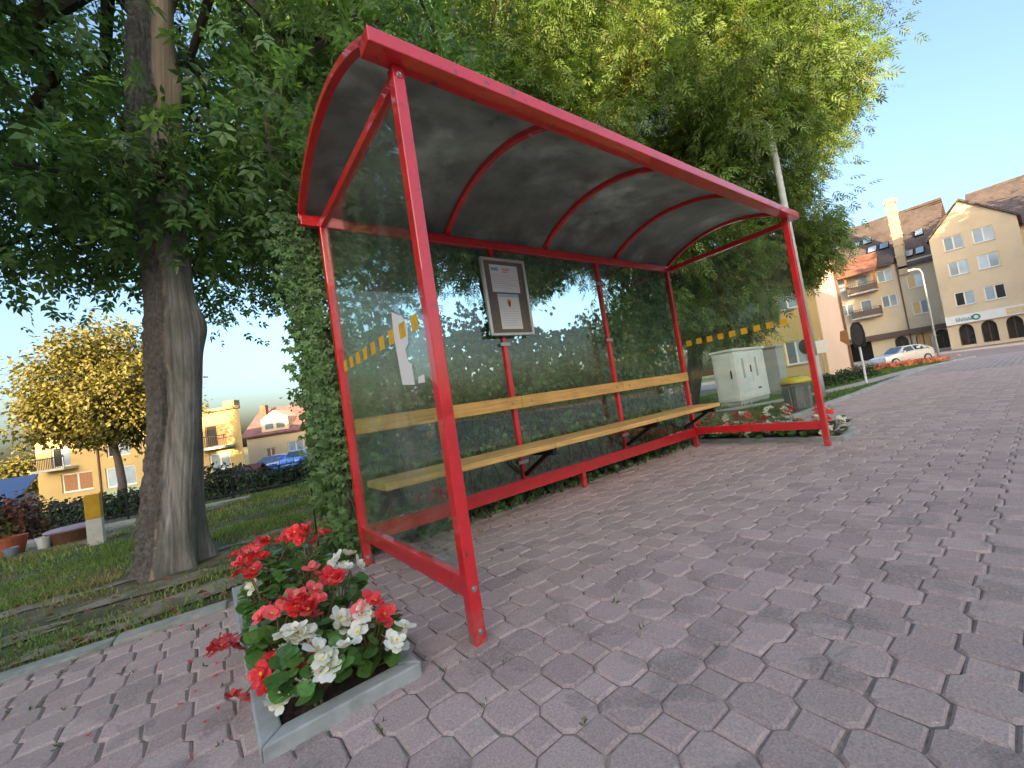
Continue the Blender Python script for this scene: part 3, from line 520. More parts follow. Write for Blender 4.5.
def trunk_mat():
    m = M('torn_trunk', (0.25, 0.225, 0.20), rough=0.95, var=0.45, scale=26, bump=0.9, bscale=55, c2=(0.28, 0.255, 0.225), c2scale=6, c2pos=(.5, .7)); t = m.node_tree; N = t.nodes; L = t.links; p = N['Principled BSDF']
    src = p.inputs['Base Color'].links[0].from_socket; at = N.new('ShaderNodeAttribute'); at.attribute_name = 'bare'; tc = N['Texture Coordinate']
    mp = N.new('ShaderNodeMapping'); mp.inputs['Scale'].default_value = (26, 26, 1.6); L.new(tc.outputs['Object'], mp.inputs[0]); n = N.new('ShaderNodeTexNoise'); n.inputs['Scale'].default_value = 1; n.inputs['Detail'].default_value = 7; n.inputs['Roughness'].default_value = .65; L.new(mp.outputs[0], n.inputs['Vector'])
    cr = N.new('ShaderNodeValToRGB'); cr.color_ramp.elements[0].position = .28; cr.color_ramp.elements[0].color = (.11, .103, .095, 1); cr.color_ramp.elements[1].position = .72; cr.color_ramp.elements[1].color = (.46, .43, .39, 1); L.new(n.outputs[0], cr.inputs[0])
    n2 = N.new('ShaderNodeTexNoise'); n2.inputs['Scale'].default_value = 2.3; n2.inputs['Detail'].default_value = 5; L.new(tc.outputs['Object'], n2.inputs['Vector']); g2 = N.new('ShaderNodeMapRange'); g2.inputs[1].default_value = .45; g2.inputs[2].default_value = .68; L.new(n2.outputs[0], g2.inputs[0])
    gx = N.new('ShaderNodeMix'); gx.data_type = 'RGBA'; L.new(g2.outputs[0], gx.inputs['Factor']); L.new(cr.outputs[0], gx.inputs['A']); gx.inputs['B'].default_value = (.13, .135, .10, 1)
    # freshly bared, cream wood higher up the stem
    sx = N.new('ShaderNodeSeparateXYZ'); L.new(tc.outputs['Object'], sx.inputs[0]); hz = N.new('ShaderNodeMapRange'); hz.inputs[1].default_value = 2.9; hz.inputs[2].default_value = 3.3; L.new(sx.outputs['Z'], hz.inputs[0])
    cx = N.new('ShaderNodeMix'); cx.data_type = 'RGBA'; L.new(hz.outputs[0], cx.inputs['Factor']); L.new(gx.outputs['Result'], cx.inputs['A']); cx.inputs['B'].default_value = (.40, .30, .20, 1)
    mx = N.new('ShaderNodeMix'); mx.data_type = 'RGBA'; L.new(at.outputs['Fac'], mx.inputs['Factor']); L.new(src, mx.inputs['A']); L.new(cx.outputs['Result'], mx.inputs['B'])
    e1 = N.new('ShaderNodeMath'); e1.operation = 'COMPARE'; e1.inputs[1].default_value = .45; e1.inputs[2].default_value = .42; L.new(at.outputs['Fac'], e1.inputs[0]); n3 = N.new('ShaderNodeTexNoise'); n3.inputs['Scale'].default_value = 14; n3.inputs['Detail'].default_value = 6; L.new(tc.outputs['Object'], n3.inputs['Vector']); r3 = N.new('ShaderNodeMapRange'); r3.inputs[1].default_value = .46; r3.inputs[2].default_value = .56; L.new(n3.outputs[0], r3.inputs[0])
    e2 = N.new('ShaderNodeMath'); e2.operation = 'MULTIPLY'; L.new(e1.outputs[0], e2.inputs[0]); L.new(r3.outputs[0], e2.inputs[1]); tx_ = N.new('ShaderNodeMix'); tx_.data_type = 'RGBA'; L.new(e2.outputs[0], tx_.inputs['Factor']); L.new(mx.outputs['Result'], tx_.inputs['A']); tx_.inputs['B'].default_value = (.38, .30, .22, 1); L.new(tx_.outputs['Result'], p.inputs['Base Color'])
    bp = [q for q in N if q.type == 'BUMP'][0]; bp.inputs['Distance'].default_value = .05; inv = N.new('ShaderNodeMapRange'); inv.inputs[3].default_value = .9; inv.inputs[4].default_value = .25; L.new(at.outputs['Fac'], inv.inputs[0]); L.new(inv.outputs[0], bp.inputs['Strength']); return m
def big_reject(P):
    if P[1] < 1.0: return True
    if -.5 < P[0] < 4.4 and P[1] < 2.0 and P[2] < 3.0: return True
    d = P-np.array(CAM); dep = d[0]*fw.x+d[1]*fw.y; lat = d[0]*rt.x+d[1]*rt.y; c = trunk_c(P[2])-np.array((CAM.x, CAM.y)); td = c[0]*fw.x+c[1]*fw.y; tl = (c[0]*rt.x+c[1]*rt.y)*dep/td
    return dep < td+.35 and abs(lat-tl) < (.78 if P[2] > 2.95 else .5)           # an open window in the leaves in front of the stem
tr_pts = [(*trunk_c(z), z) for z in (2.2, 2.9, 3.6, 4.3, 5.0, 5.7, 6.3)]
BT, btg = tree('large_tree', 'large leafy tree with torn bark on its trunk beside the kerb', (-1.0, 3.05, 0), tr_pts, .20, [((-1.2, 3.5, 4.7), (3.6, 3.2, 2.6)), ((-1.6, 3.4, 3.6), (3.0, 2.4, 1.4))], 400, 60, .25, (.14, .25), ASHLEAF, LEAF1, minz=2.7, reject=big_reject, trunk_mesh=False, droop=.3, extra=np.array((-.78, 2.42, 2.93))+RNG.normal(0, 1, (7, 3))*np.array((.28, .10, .06)))
link_mesh('trunk', build_trunk(), trunk_mat(), BT, smooth=True)
# the nearest leaf sprays of the large tree, each a piece of its own
me_spray = np_mesh('leaf_spray', ASHLEAF[0], ASHLEAF[1]); me_spray.materials.append(M('maple_leaf_near', (0.125, 0.225, 0.078), rough=0.36, var=0.3, scale=3, per='object', pvar=.4, transl=.38, spec=.5))
near = btg[np.argsort(np.linalg.norm(btg-np.array(CAM), axis=1))][:60]
inv_bt = Matrix.Translation(BT.location).inverted()
for c in near:
    for k in range(4):
        q = c+RNG.normal(0, .2, 3); a = RNG.normal(0, .5, 3)+(q-c)*2.5; a[2] -= .5; fr = frames(a[None], (np.array([0, 0, 1.])+RNG.normal(0, .4, 3))[None])[0]; s = random.uniform(.15, .24)
        o = bpy.data.objects.new('leaf', me_spray); col.objects.link(o); o.parent = BT; o.matrix_parent_inverse = inv_bt
        o.matrix_basis = Matrix.Translation(Vector(q)) @ Matrix([[fr[0][i]*s, fr[1][i]*s, fr[2][i]*s, 0] for i in range(3)]+[[0, 0, 0, 1]])
def stem(x, y, z0, z1, n=6, wob=.12): return [(x+wob*math.sin(i*1.3), y+wob*math.cos(i*1.7), z0+(z1-z0)*i/(n-1)) for i in range(n)]
def clear_roof(P): return (-.6 < P[0] < 4.7 and P[1] < 2.1 and P[2] < 3.2)
tree('ash_tree', 'tall narrow-leaved tree rising behind the middle of the shelter', (5.0, 6.2, 0), stem(5.0, 6.2, 0, 6.5, 8, .2), .19, [((4.6, 6.2, 7.3), (5.0, 4.0, 3.8)), ((4.6, 5.6, 4.9), (2.4, 2.0, 1.5))], 300, 125, .30, (.20, .36), NARROW, LEAF2, minz=2.3, reject=clear_roof, droop=.45)
tree('ash_tree', 'tall narrow-leaved tree with drooping boughs behind the grey cabinets', (11.0, 5.2, 0), stem(11.0, 5.2, 0, 8, 9, .25), .23, [((10.8, 4.8, 9.0), (6.0, 5.2, 4.8)), ((10.4, 4.4, 4.5), (3.0, 2.0, 2.3)), ((9.7, 4.7, 2.8), (1.8, 1.3, 1.3)), ((13.4, 3.2, 5.0), (1.9, 1.7, 1.6)), ((11.5, 4.4, 3.2), (1.6, 1.3, 1.5)), ((13.9, 2.8, 3.9), (1.3, 1.1, 1.0))], 720, 125, .33, (.24, .42), NARROW, LEAF2, minz=1.75, reject=lambda P: (P[2] < 3.3 and P[0]-.9*P[1] > 9.5) or clear_roof(P), droop=.5, extra=np.concatenate([np.array((11.5, 4.4, 2.75))+unit(60)*np.array((1.7, 1.0, .85))*RNG.random((60, 1))**.4, np.array((13.8, 2.9, 4.1))+unit(30)*np.array((1.0, .8, .8))*RNG.random((30, 1))**.4, np.array((10.6, 2.2, 6.6))+unit(14)*np.array((.7, .6, .5))]))
zg = float(gz(-4.6, 29.0)); tree('linden_tree', 'golden-green rounded tree in front of the yellow house', (-4.6, 29.0, zg), stem(-4.6, 29.0, zg, 4.5, 6), .2, [((-4.5, 29.0, 5.0), (2.8, 2.8, 3.0)), ((-4.8, 29.0, 3.5), (3.0, 2.8, 1.3))], 240, 150, .42, (.15, .26), BROAD, LEAF3, minz=2.0)
zg = float(gz(-17, 67)); tree('linden_tree', 'small golden tree far away behind the blue roof', (-17.4, 67.5, zg), stem(-17.4, 67.5, zg, 1.5, 5), .2, [((-17.4, 67.5, 1.6), (3.2, 3.0, 2.4))], 60, 60, .5, (.35, .55), BROAD, LEAF3, minz=-1)
zg = float(gz(1.75, 8.1)); tree('garden_tree', 'slim green garden tree seen left of the creeper on the shelter', (1.75, 8.1, zg), stem(1.75, 8.1, zg, 2.8, 6, .06), .07, [((1.8, 8.05, 2.4), (.55, .55, 1.5)), ((1.6, 8.0, 1.5), (.45, .45, .7))], 60, 55, .18, (.07, .13), BROAD, M('garden_leaf', (0.07, 0.10, 0.03), rough=.5, var=.3, per='attr', pvar=.4, transl=.25), minz=.5)
# ------------------------------------------------------------------ creeper over the back of the shelter
n = 11000; x = RNG.uniform(-.12, 4.12, n); top = 1.62+.16*np.sin(x*2.1+.4)+.12*np.sin(x*5.3)+.25*smooth01((x-2.6)/1.2); z = top*RNG.random(n)+RNG.normal(0, .05, n); y = 1.44+np.abs(RNG.normal(0, .13, n))
n2 = 2400; x2 = -.05+RNG.normal(0, .06, n2)-.07*RNG.random(n2); z2 = RNG.uniform(.55, 2.3, n2); x2 -= .06*np.clip(z2-1.0, 0, 1.2)*RNG.random(n2); y2 = 1.45+RNG.normal(0, .09, n2)
n3 = 3400; x3 = RNG.uniform(-.1, 4.15, n3); z3 = 2.24-np.abs(RNG.normal(0, .11, n3))*(1+.9*np.sin(x3*4.1)); y3 = 1.42+np.abs(RNG.normal(0, .05, n3))
n4 = 620; xs4 = RNG.choice([.5, .72, .8, 1.05, 3.0, 3.35, 3.5, 3.62, 3.82, 3.9], n4); z4 = 2.25-RNG.random(n4)*(.3+.5*((xs4*7.3) % 1)); x4 = xs4+RNG.normal(0, .03, n4); y4 = 1.42+np.abs(RNG.normal(0, .03, n4))
n5 = 700; x5 = L_+.03+np.abs(RNG.normal(0, .09, n5)); z5 = RNG.uniform(.2, 2.2, n5); y5 = 1.47+np.abs(RNG.normal(0, .08, n5))
n6 = 3600; x6 = RNG.uniform(-.12, 4.15, n6); z6 = 1.6*RNG.random(n6); y6 = RNG.uniform(1.7, 1.95, n6)
P = np.concatenate([np.stack(q, 1) for q in ((x, y, z), (x6, y6, z6), (x2, y2, z2), (x3, y3, z3), (x4, y4, z4), (x5, y5, z5))]); P[:, 2] = np.maximum(P[:, 2], .02); P[:, 1] = np.maximum(P[:, 1], 1.428)
n = len(P); ax = RNG.normal(0, .55, (n, 3)); ax[:, 2] -= .9; nm = np.array([0, -1., .45])+RNG.normal(0, .5, (n, 3))
VN = thing('creeper', 'dark green creeper covering the back and near rear corner of the shelter', 'creeper', (2.0, 1.6, 0))
VLEAF = M('creeper_leaf', (0.13, 0.235, 0.085), rough=.42, var=.3, scale=3, per='attr', pvar=.4, transl=.2, spec=.4)
d = np.linalg.norm(P-np.array(CAM), axis=1); o_ = np.argsort(d+np.where(np.arange(n) < 11000, 0, 1.5)); big = o_[:240]; rest = o_[240:]
tag(link_mesh('foliage', scatter_mesh('creeper_foliage', *VINE, P[rest], ax[rest], nm[rest], np.where((rest >= 11000) & (rest < 14600), RNG.uniform(.09, .14, len(rest)), RNG.uniform(.035, .065, len(rest)))), VLEAF, VN), kind='stuff')
me_v = np_mesh('creeper_leaf', VINE[0], VINE[1]); me_v.materials.append(M('creeper_leaf_near', (0.13, 0.24, 0.088), rough=.42, var=.3, scale=5, per='object', pvar=.4, transl=.2, spec=.4)); inv_v = Matrix.Translation(VN.location).inverted()
for k in big:
    fr = frames(ax[k][None], nm[k][None])[0]; s = random.uniform(.05, .078); o = bpy.data.objects.new('leaf', me_v); col.objects.link(o); o.parent = VN; o.matrix_parent_inverse = inv_v
    o.matrix_basis = Matrix.Translation(Vector(P[k])) @ Matrix([[fr[0][i]*s, fr[1][i]*s, fr[2][i]*s, 0] for i in range(3)]+[[0, 0, 0, 1]])
vm_ = MB()
for k in range(34):
    x = -.1+4.2*k/33+random.uniform(-.05, .05); h = random.uniform(.7, 1.1) if 1 < k < 32 else 2.1
    vm_.tube([(x+.05*math.sin(i*1.9+k), 1.455+.03*math.sin(i*1.3+k*2), h*i/6) for i in range(7)], [.009-.001*i for i in range(7)], 5)
vm_.build('stems', TWIG, VN)
bedm = MB().quad((-.2, 1.63, -.014), (4.75, 1.63, -.014), (4.75, 2.5, -.014), (-.2, 2.3, -.014)).build('soil_strip', SOIL); tag(bedm, kind='structure')
# ------------------------------------------------------------------ shrubs
def shrub(name, label, x, y, rx, ry, h, n, size, mat, tmpl=BROAD, group=None, z0=None, cat='shrub'):
    z0 = float(gz(x, y))-.03 if z0 is None else z0; t = thing(name, label, cat, (x, y, z0), 0, group); m = MB()
    for k in range(6):
        a = k*1.05+random.random(); m.tube([(x+.02*math.cos(a), y+.02*math.sin(a), z0), (x+.35*rx*math.cos(a), y+.35*ry*math.sin(a), z0+.45*h), (x+.7*rx*math.cos(a), y+.7*ry*math.sin(a), z0+.8*h)], [.014, .010, .005], 5)
    m.build('stems', TWIG, t); v = unit(n); v[:, 2] = np.abs(v[:, 2])*1.0; q = RNG.random((n, 1))**.35; lump = 1+.18*np.sin(5*v[:, :1]+x)*np.sin(4*v[:, 1:2]+y)+.12*np.sin(11*v[:, 2:3])
    p = v*q*lump*np.array([rx, ry, h*.92])+np.array([x, y, z0+.06*h]); nm = v+RNG.normal(0, .5, (n, 3)); a = RNG.normal(size=(n, 3)); a[:, 2] -= .3
    tag(link_mesh('foliage', scatter_mesh(name+'_foliage', *tmpl, p, a, nm, RNG.uniform(size[0], size[1], n)), mat, t), kind='stuff'); return t
# ------------------------------------------------------------------ flower beds
def bed(name, label, x0, x1, y0, y1, h, w=.06):
    t = thing(name, label, 'flower bed', ((x0+x1)/2, (y0+y1)/2, 0))
    MB().prism([(x0, y0), (x0+w, y0+w), (x0+w, y1-w), (x0, y1)], 2, -.04, h).build('kerb_board', CONC, t, .006); MB().prism([(x1, y0), (x1, y1), (x1-w, y1-w), (x1-w, y0+w)], 2, -.04, h).build('kerb_board', CONC, t, .006)
    MB().prism([(x0+.003, y0), (x1-.003, y0), (x1-w-.003, y0+w), (x0+w+.003, y0+w)], 2, -.04, h-.002).build('kerb_board', CONC, t, .006); MB().prism([(x0+.003, y1), (x0+w+.003, y1-w), (x1-w-.003, y1-w), (x1-.003, y1)], 2, -.04, h-.002).build('kerb_board', CONC, t, .006)
    X, Y = np.meshgrid(np.linspace(x0+w-.01, x1-w+.01, 16), np.linspace(y0+w-.01, y1-w+.01, 40), indexing='ij'); Z = h-.028+RNG.normal(0, .005, X.shape); i, j = np.meshgrid(np.arange(15), np.arange(39), indexing='ij'); a = (i*40+j).ravel()
    link_mesh('soil', np_mesh('bed_soil', np.stack([X, Y, Z], -1).reshape(-1, 3), np.stack([a, a+40, a+41, a+1], 1)), SOIL, t); return t
bed('flower_bed', 'concrete-edged flower bed at the near end of the shelter', -.673, -.203, .02, 1.66, .046)
bed('flower_bed', 'concrete-edged flower bed at the far end of the shelter', 4.28, 4.75, -.04, 1.66, .046)
def bloom_mesh(name, pm, ym, seed):
    rs = random.Random(seed); V = []; F = []; mi = []
    for layer, (n, l, w, tilt) in enumerate(((4, 1.0, .92, .30), (3, .66, .62, .80))):
        for k in range(n):
            a = 2*math.pi*(k+.5*layer)/n+rs.uniform(-.2, .2); tl = tilt+rs.uniform(-.2, .2); L = l*rs.uniform(.85, 1.1); W = w*rs.uniform(.85, 1.15); b = len(V)
            prof = [(0, .05, .08), (.35, .8, .10), (.7, 1, .02), (1.0, .55, -.12)]
            for t, ww, cup in prof:
                for s in (-1, 0, 1):
                    u = t*L; x = s*W*ww*.5; z = u*math.sin(tl)+cup*.6*(1 if s == 0 else -0.3)*-1+(.06*rs.uniform(-1, 1) if t == 1.0 else 0); rr = u*math.cos(tl)
                    V.append((rr*math.cos(a)-x*math.sin(a), rr*math.sin(a)+x*math.cos(a), z))
            for i in range(3):
                for s in range(2): F.append((b+3*i+s, b+3*i+s+1, b+3*i+4+s, b+3*i+3+s)); mi.append(0)
    b = len(V); V += [(.14*math.cos(q), .14*math.sin(q), .18) for q in np.linspace(0, 6.28, 7)[:-1]]+[(0, 0, .34)]; F += [(b+i, b+(i+1) % 6, b+6) for i in range(6)]; mi += [1]*6
    me = bpy.data.meshes.new(name); me.from_pydata(V, [], F); me.materials.append(pm); me.materials.append(ym); me.polygons.foreach_set('material_index', mi); me.polygons.foreach_set('use_smooth', [True]*len(F)); me.update(); return me
PR = M('petal_red', (0.78, 0.045, 0.058), rough=.55, var=.2, scale=5, per='object', pvar=.28, transl=.22, c2=(0.80, 0.12, 0.13), c2scale=3); PC = M('petal_coral', (0.85, 0.16, 0.18), rough=.55, var=.15, scale=5, per='object', pvar=.2, transl=.22); PW = M('petal_white', (0.80, 0.80, 0.74), rough=.55, var=.06, scale=5, per='object', pvar=.06, transl=.18); PY = M('stamen', (0.75, 0.50, 0.05), rough=.7)
BL = {'r': [bloom_mesh('begonia_red', PR, PY, k) for k in range(3)]+[bloom_mesh('begonia_coral', PC, PY, 5), bloom_mesh('begonia_coral', PC, PY, 6)], 'w': [bloom_mesh('begonia_white', PW, PY, 10+k) for k in range(3)]}
def bleaf(seed):
    rs = random.Random(seed); V = [(0, 0, 0)]; n = 14
    for k in range(n+1):
        a = -math.pi*.92+2*math.pi*.92*k/n; r = (.50+.16*math.cos(a)+.03*math.sin(5*a)+rs.uniform(-.02, .02)); V.append((r*math.sin(a), .12+r*math.cos(a), .16*r*r+.05*math.sin(3*a)))
    m = [(0, .30, -.03)]; V += m; F = [(n+2, i, i+1) for i in range(1, n+1)]+[(0, 1, n+2), (n+1, 0, n+2)]
    me = bpy.data.meshes.new('begonia_leaf'); me.from_pydata(V, [], F); me.polygons.foreach_set('use_smooth', [True]*len(F)); me.update(); return me
BLEAF = [bleaf(k) for k in range(3)]; LM = M('begonia_leaf_green', (0.095, 0.21, 0.05), rough=.3, var=.25, scale=3, per='object', pvar=.5, transl=.25, spec=.5, c2=(0.11, 0.19, 0.03), c2scale=1.2, c2pos=(.55, .75))
for b in BLEAF: b.materials.append(LM)
STEMM = M('begonia_stem', (0.16, 0.13, 0.05), rough=.5)
def place(me, name, par, inv, pos, axis, nrm, s):
    fr = frames(np.array(axis, float)[None], np.array(nrm, float)[None])[0]; o = bpy.data.objects.new(name, me); col.objects.link(o); o.parent = par; o.matrix_parent_inverse = inv
    o.matrix_basis = Matrix.Translation(Vector(pos)) @ Matrix([[fr[0][i]*s, fr[1][i]*s, fr[2][i]*s, 0] for i in range(3)]+[[0, 0, 0, 1]]); return o
def begonia(label, x, y, clusters, nleaf, h, spread, group, bs=.042, ls=.060, nb=(3, 6)):
    z0 = .02; t = thing('begonia', label, 'flower', (x, y, z0), random.uniform(0, 6), group); t.rotation_euler = (0, 0, 0); inv = Matrix.Translation(t.location).inverted(); sm = MB(); B = Vector((x, y, z0))
    for (cx, cy, cz, kind) in clusters:
        C = Vector((cx, cy, cz)); mid = B.lerp(C, .5)+Vector((0, 0, .05)); sm.tube([B+Vector((random.uniform(-.02, .02), random.uniform(-.02, .02), 0)), mid, C], [.005, .004, .0025], 5)
        for k in range(random.randint(*nb)):
            off = Vector((random.gauss(0, .024), random.gauss(0, .024), random.gauss(0, .018))); nrm = Vector((off.x*12, off.y*12-.35, .7+off.z*6))+Vector((random.gauss(0, .35), random.gauss(0, .35), 0))
            place(random.choice(BL[kind]), 'flower', t, inv, C+off, (random.gauss(0, 1), random.gauss(0, 1), .1), nrm, bs*random.uniform(.75, 1.2))
    for k in range(nleaf):
        a = random.uniform(0, 6.283); q = math.sqrt(random.random()); zz = z0+.04+h*random.random()**.7*(1-.35*q); P = Vector((x+spread*q*math.cos(a), y+spread*q*math.sin(a), zz)); P.x = min(max(P.x, -.63), -.235) if x < 0 else P.x; sm.tube([B+Vector((0, 0, .3*(zz-z0))), P], [.0035, .002], 4)
        place(random.choice(BLEAF), 'leaf', t, inv, P, (math.cos(a)+random.gauss(0, .5), math.sin(a)+random.gauss(0, .5), random.uniform(-.5, .25)), (random.gauss(0, .45)+.5*math.cos(a), random.gauss(0, .45)+.5*math.sin(a)-.2, 1), ls*random.uniform(.6, 1.15))
    sm.build('stems', STEMM, t); return t
W_ = [(-.585, .095, .10), (-.483, .045, .17), (-.538, .184, .18), (-.372, .114, .22), (-.27, .03, .15), (-.279, .5, .27), (-.594, .911, .22), (-.534, .23, .21), (-.40, .20, .20), (-.30, .62, .29)]
R_ = [(-.506, 1.138, .36), (-.362, 1.018, .36), (-.611, .858, .30), (-.628, .953, .33), (-.529, .341, .27), (-.461, .319, .27), (-.563, .418, .24), (-.723, .679, .10), (-.702, .358, .025), (-.311, .137, .22), (-.602, .293, .13), (-.514, .145, .14), (-.347, .387, .27), (-.385, .451, .30), (-.394, 1.146, .36), (-.312, .92, .35), (-.56, 1.3, .33), (-.40, 1.4, .34), (-.60, 1.05, .34), (-.47, .28, .25)]
PL = [('white begonia at the front corner of the near flower bed', -.50, .13), ('white begonia next to the nearest shelter post in the near bed', -.33, .14), ('red begonia hanging over the left edge of the near flower bed', -.57, .40), ('coral red begonia in the middle of the near flower bed', -.45, .36),
      ('white and red begonia on the shelter side of the near bed', -.32, .58), ('red begonia with white blooms at the left edge of the near bed', -.57, .78), ('tall red begonia in the rear half of the near bed', -.38, .96), ('tallest red begonia against the lawn in the near bed', -.53, 1.16), ('red begonia at the back end of the near bed', -.42, 1.42)]
asg = [[] for _ in PL]
for kind, LST in (('w', W_), ('r', R_)):
    for c in LST: asg[int(np.argmin([(c[0]-p[1])**2+(c[1]-p[2])**2 for p in PL]))].append(c+(kind,))
for (lab, x, y), cl in zip(PL, asg): begonia(lab, x, y, cl, 64, .17+.03*(y > .3)+.05*(y > .8), .115, 'begonias in the near bed')
k = 0
FARL = ['red and white begonia at the front corner of the far bed', 'second begonia from the pavement end of the far bed', 'third begonia from the pavement end of the far bed', 'fourth begonia from the pavement end of the far bed', 'fifth begonia from the pavement end of the far bed', 'sixth begonia from the pavement end of the far bed, near the rear post']
for k in range(6):
    x = 4.51+(-1)**k*.05; y = .12+k*.265; cl = [(x+random.uniform(-.14, .14), y+random.uniform(-.12, .12), random.uniform(.16, .34), random.choice('rrw')) for q in range(7)]+[(4.37+random.uniform(-.03, .05), y+random.uniform(-.12, .12), random.uniform(.09, .14), random.choice('wwr')) for q in range(3)]
    begonia(FARL[k], x, y, cl, 26, .20, .16, 'begonias in the far bed', nb=(2, 4), ls=.09)
    xx = 4.40; yy = y+.11; begonia(('first', 'second', 'third', 'fourth', 'fifth', 'last')[k]+' low leafy begonia along the front kerb of the far bed, counted from the pavement', xx, yy, [(xx+random.uniform(-.05, .05), yy+random.uniform(-.1, .1), random.uniform(.09, .2), random.choice('wwr')) for q in range(5)], 24, .13, .13, 'low begonias along the far bed kerb', nb=(2, 4), ls=.07)
n = 16; x = RNG.normal(-.85, .16, n); y = RNG.uniform(.2, 1.45, n); ok = (x < -.69); x, y = x[ok], y[ok]; n = len(x)
tag(link_mesh('fallen_petals', scatter_mesh('fallen_petals', *BROAD, np.stack([x, y, np.full(n, .006)], 1), np.c_[RNG.normal(size=(n, 2)), np.zeros(n)], np.tile([0, 0, 1.], (n, 1))+RNG.normal(0, .2, (n, 3)), RNG.uniform(.015, .03, n)), PR), 'red petals fallen on the pavers beside the near bed', 'petals', kind='stuff')
# ------------------------------------------------------------------ buildings
class Fr:
    """frame of one wall: a along the wall, b up, d outwards."""
    def __init__(s, O, u, n): s.O = Vector(O); s.u = Vector(u).normalized(); s.n = Vector(n).normalized()
    def p(s, a, b, d=0): return s.O+s.u*a+s.n*d+Vector((0, 0, b))
    def box(s, m, a0, a1, b0, b1, d0, d1):
        return m.add([s.p(a0, b0, d0), s.p(a1, b0, d0), s.p(a1, b0, d1), s.p(a0, b0, d1), s.p(a0, b1, d0), s.p(a1, b1, d0), s.p(a1, b1, d1), s.p(a0, b1, d1)], [(0, 3, 2, 1), (4, 5, 6, 7), (0, 1, 5, 4), (1, 2, 6, 5), (2, 3, 7, 6), (3, 0, 4, 7)])
    def wall(s, m, W, H, holes, rec=.16, top=None):
        A = sorted({0, W, *[h[0] for h in holes], *[h[1] for h in holes]}); B = sorted({0, H, *[h[2] for h in holes], *[h[3] for h in holes]})
        for a0, a1 in zip(A[:-1], A[1:]):
            for b0, b1 in zip(B[:-1], B[1:]):
                ca, cb = (a0+a1)/2, (b0+b1)/2
                if not any(h[0] < ca < h[1] and h[2] < cb < h[3] for h in holes): m.quad(s.p(a0, b0), s.p(a1, b0), s.p(a1, b1), s.p(a0, b1))
        for a0, a1, b0, b1 in [h[:4] for h in holes]:
            for q in (((a0, b0), (a1, b0)), ((a1, b0), (a1, b1)), ((a1, b1), (a0, b1)), ((a0, b1), (a0, b0))): m.quad(s.p(*q[0]), s.p(*q[1]), s.p(*q[1], -rec), s.p(*q[0], -rec))
        if top: m.add([s.p(*q) for q in top], [tuple(range(len(top)))])
        return m
WFRAME = M('window_frame', (0.72, 0.72, 0.70), rough=.5, var=.05); WPANE = M('window_pane', (0.30, 0.38, 0.46), rough=.08, var=.25, scale=.6, spec=.9, per='object', pvar=.55); WDARK = M('dark_interior', (0.018, 0.018, 0.02), rough=.25, var=.3, scale=.5, spec=.6)
SILL = M('window_sill', (0.45, 0.43, 0.40), rough=.7)
def window(F, par, a0, a1, b0, b1, rec=.14, leaves=2, frame=WFRAME, pane=WPANE, sill=True, fw_=.07):
    m = MB(); F.box(m, a0, a0+fw_, b0, b1, -rec, -rec+.07); F.box(m, a1-fw_, a1, b0, b1, -rec, -rec+.07); F.box(m, a0+fw_, a1-fw_, b0, b0+fw_, -rec, -rec+.07); F.box(m, a0+fw_, a1-fw_, b1-fw_, b1, -rec, -rec+.07); w = (a1-a0-2*fw_)/leaves
    for k in range(1, leaves): c = a0+fw_+k*w; F.box(m, c-fw_*.6, c+fw_*.6, b0+fw_, b1-fw_, -rec, -rec+.06)
    o = m.build('window', frame, par)
    for k in range(leaves):
        c0 = a0+fw_+k*w+(fw_*.6 if k else 0); c1 = a0+fw_+(k+1)*w-(fw_*.6 if k < leaves-1 else 0); F.box(MB(), c0, c1, b0+fw_, b1-fw_, -rec+.012, -rec+.03).build('pane', pane[k % len(pane)] if isinstance(pane, list) else pane, o)
    if sill: F.box(MB(), a0-.06, a1+.06, b0-.06, b0-.002, -rec+.07, .07).build('sill', SILL, o)
    return o
def arch_top(F, m, a0, a1, b_spring, b1, d, n=10):
    """masonry left over above an arch inside a rectangular hole."""
    c = (a0+a1)/2; r = (a1-a0)/2; hh = b1-b_spring
    for k in range(n):
        t0, t1 = math.pi*k/n, math.pi*(k+1)/n; q0 = (c-r*math.cos(t0), b_spring+hh*.98*math.sin(t0)); q1 = (c-r*math.cos(t1), b_spring+hh*.98*math.sin(t1))
        m.quad(F.p(q0[0], q0[1], d), F.p(q1[0], q1[1], d), F.p(q1[0], b1, d), F.p(q0[0], b1, d)); m.quad(F.p(q0[0], q0[1], d), F.p(q0[0], q0[1], -.3), F.p(q1[0], q1[1], -.3), F.p(q1[0], q1[1], d))
def tiles(c, name): 
    m = M(name, c, rough=.8, var=.22, scale=2.2, c2=tuple(x*.6 for x in c), c2scale=.5, c2pos=(.45, .7)); t = m.node_tree; N = t.nodes; L = t.links; p = N['Principled BSDF']
    w = N.new('ShaderNodeTexWave'); w.wave_type = 'BANDS'; w.bands_direction = 'Z'; w.inputs['Scale'].default_value = 1.6; w.inputs['Distortion'].default_value = .4; L.new(N['Texture Coordinate'].outputs['Object'], w.inputs['Vector']); b = N.new('ShaderNodeBump'); b.inputs['Strength'].default_value = .8; b.inputs['Distance'].default_value = .06; L.new(w.outputs[0], b.inputs['Height']); L.new(b.outputs[0], p.inputs['Normal']); return m
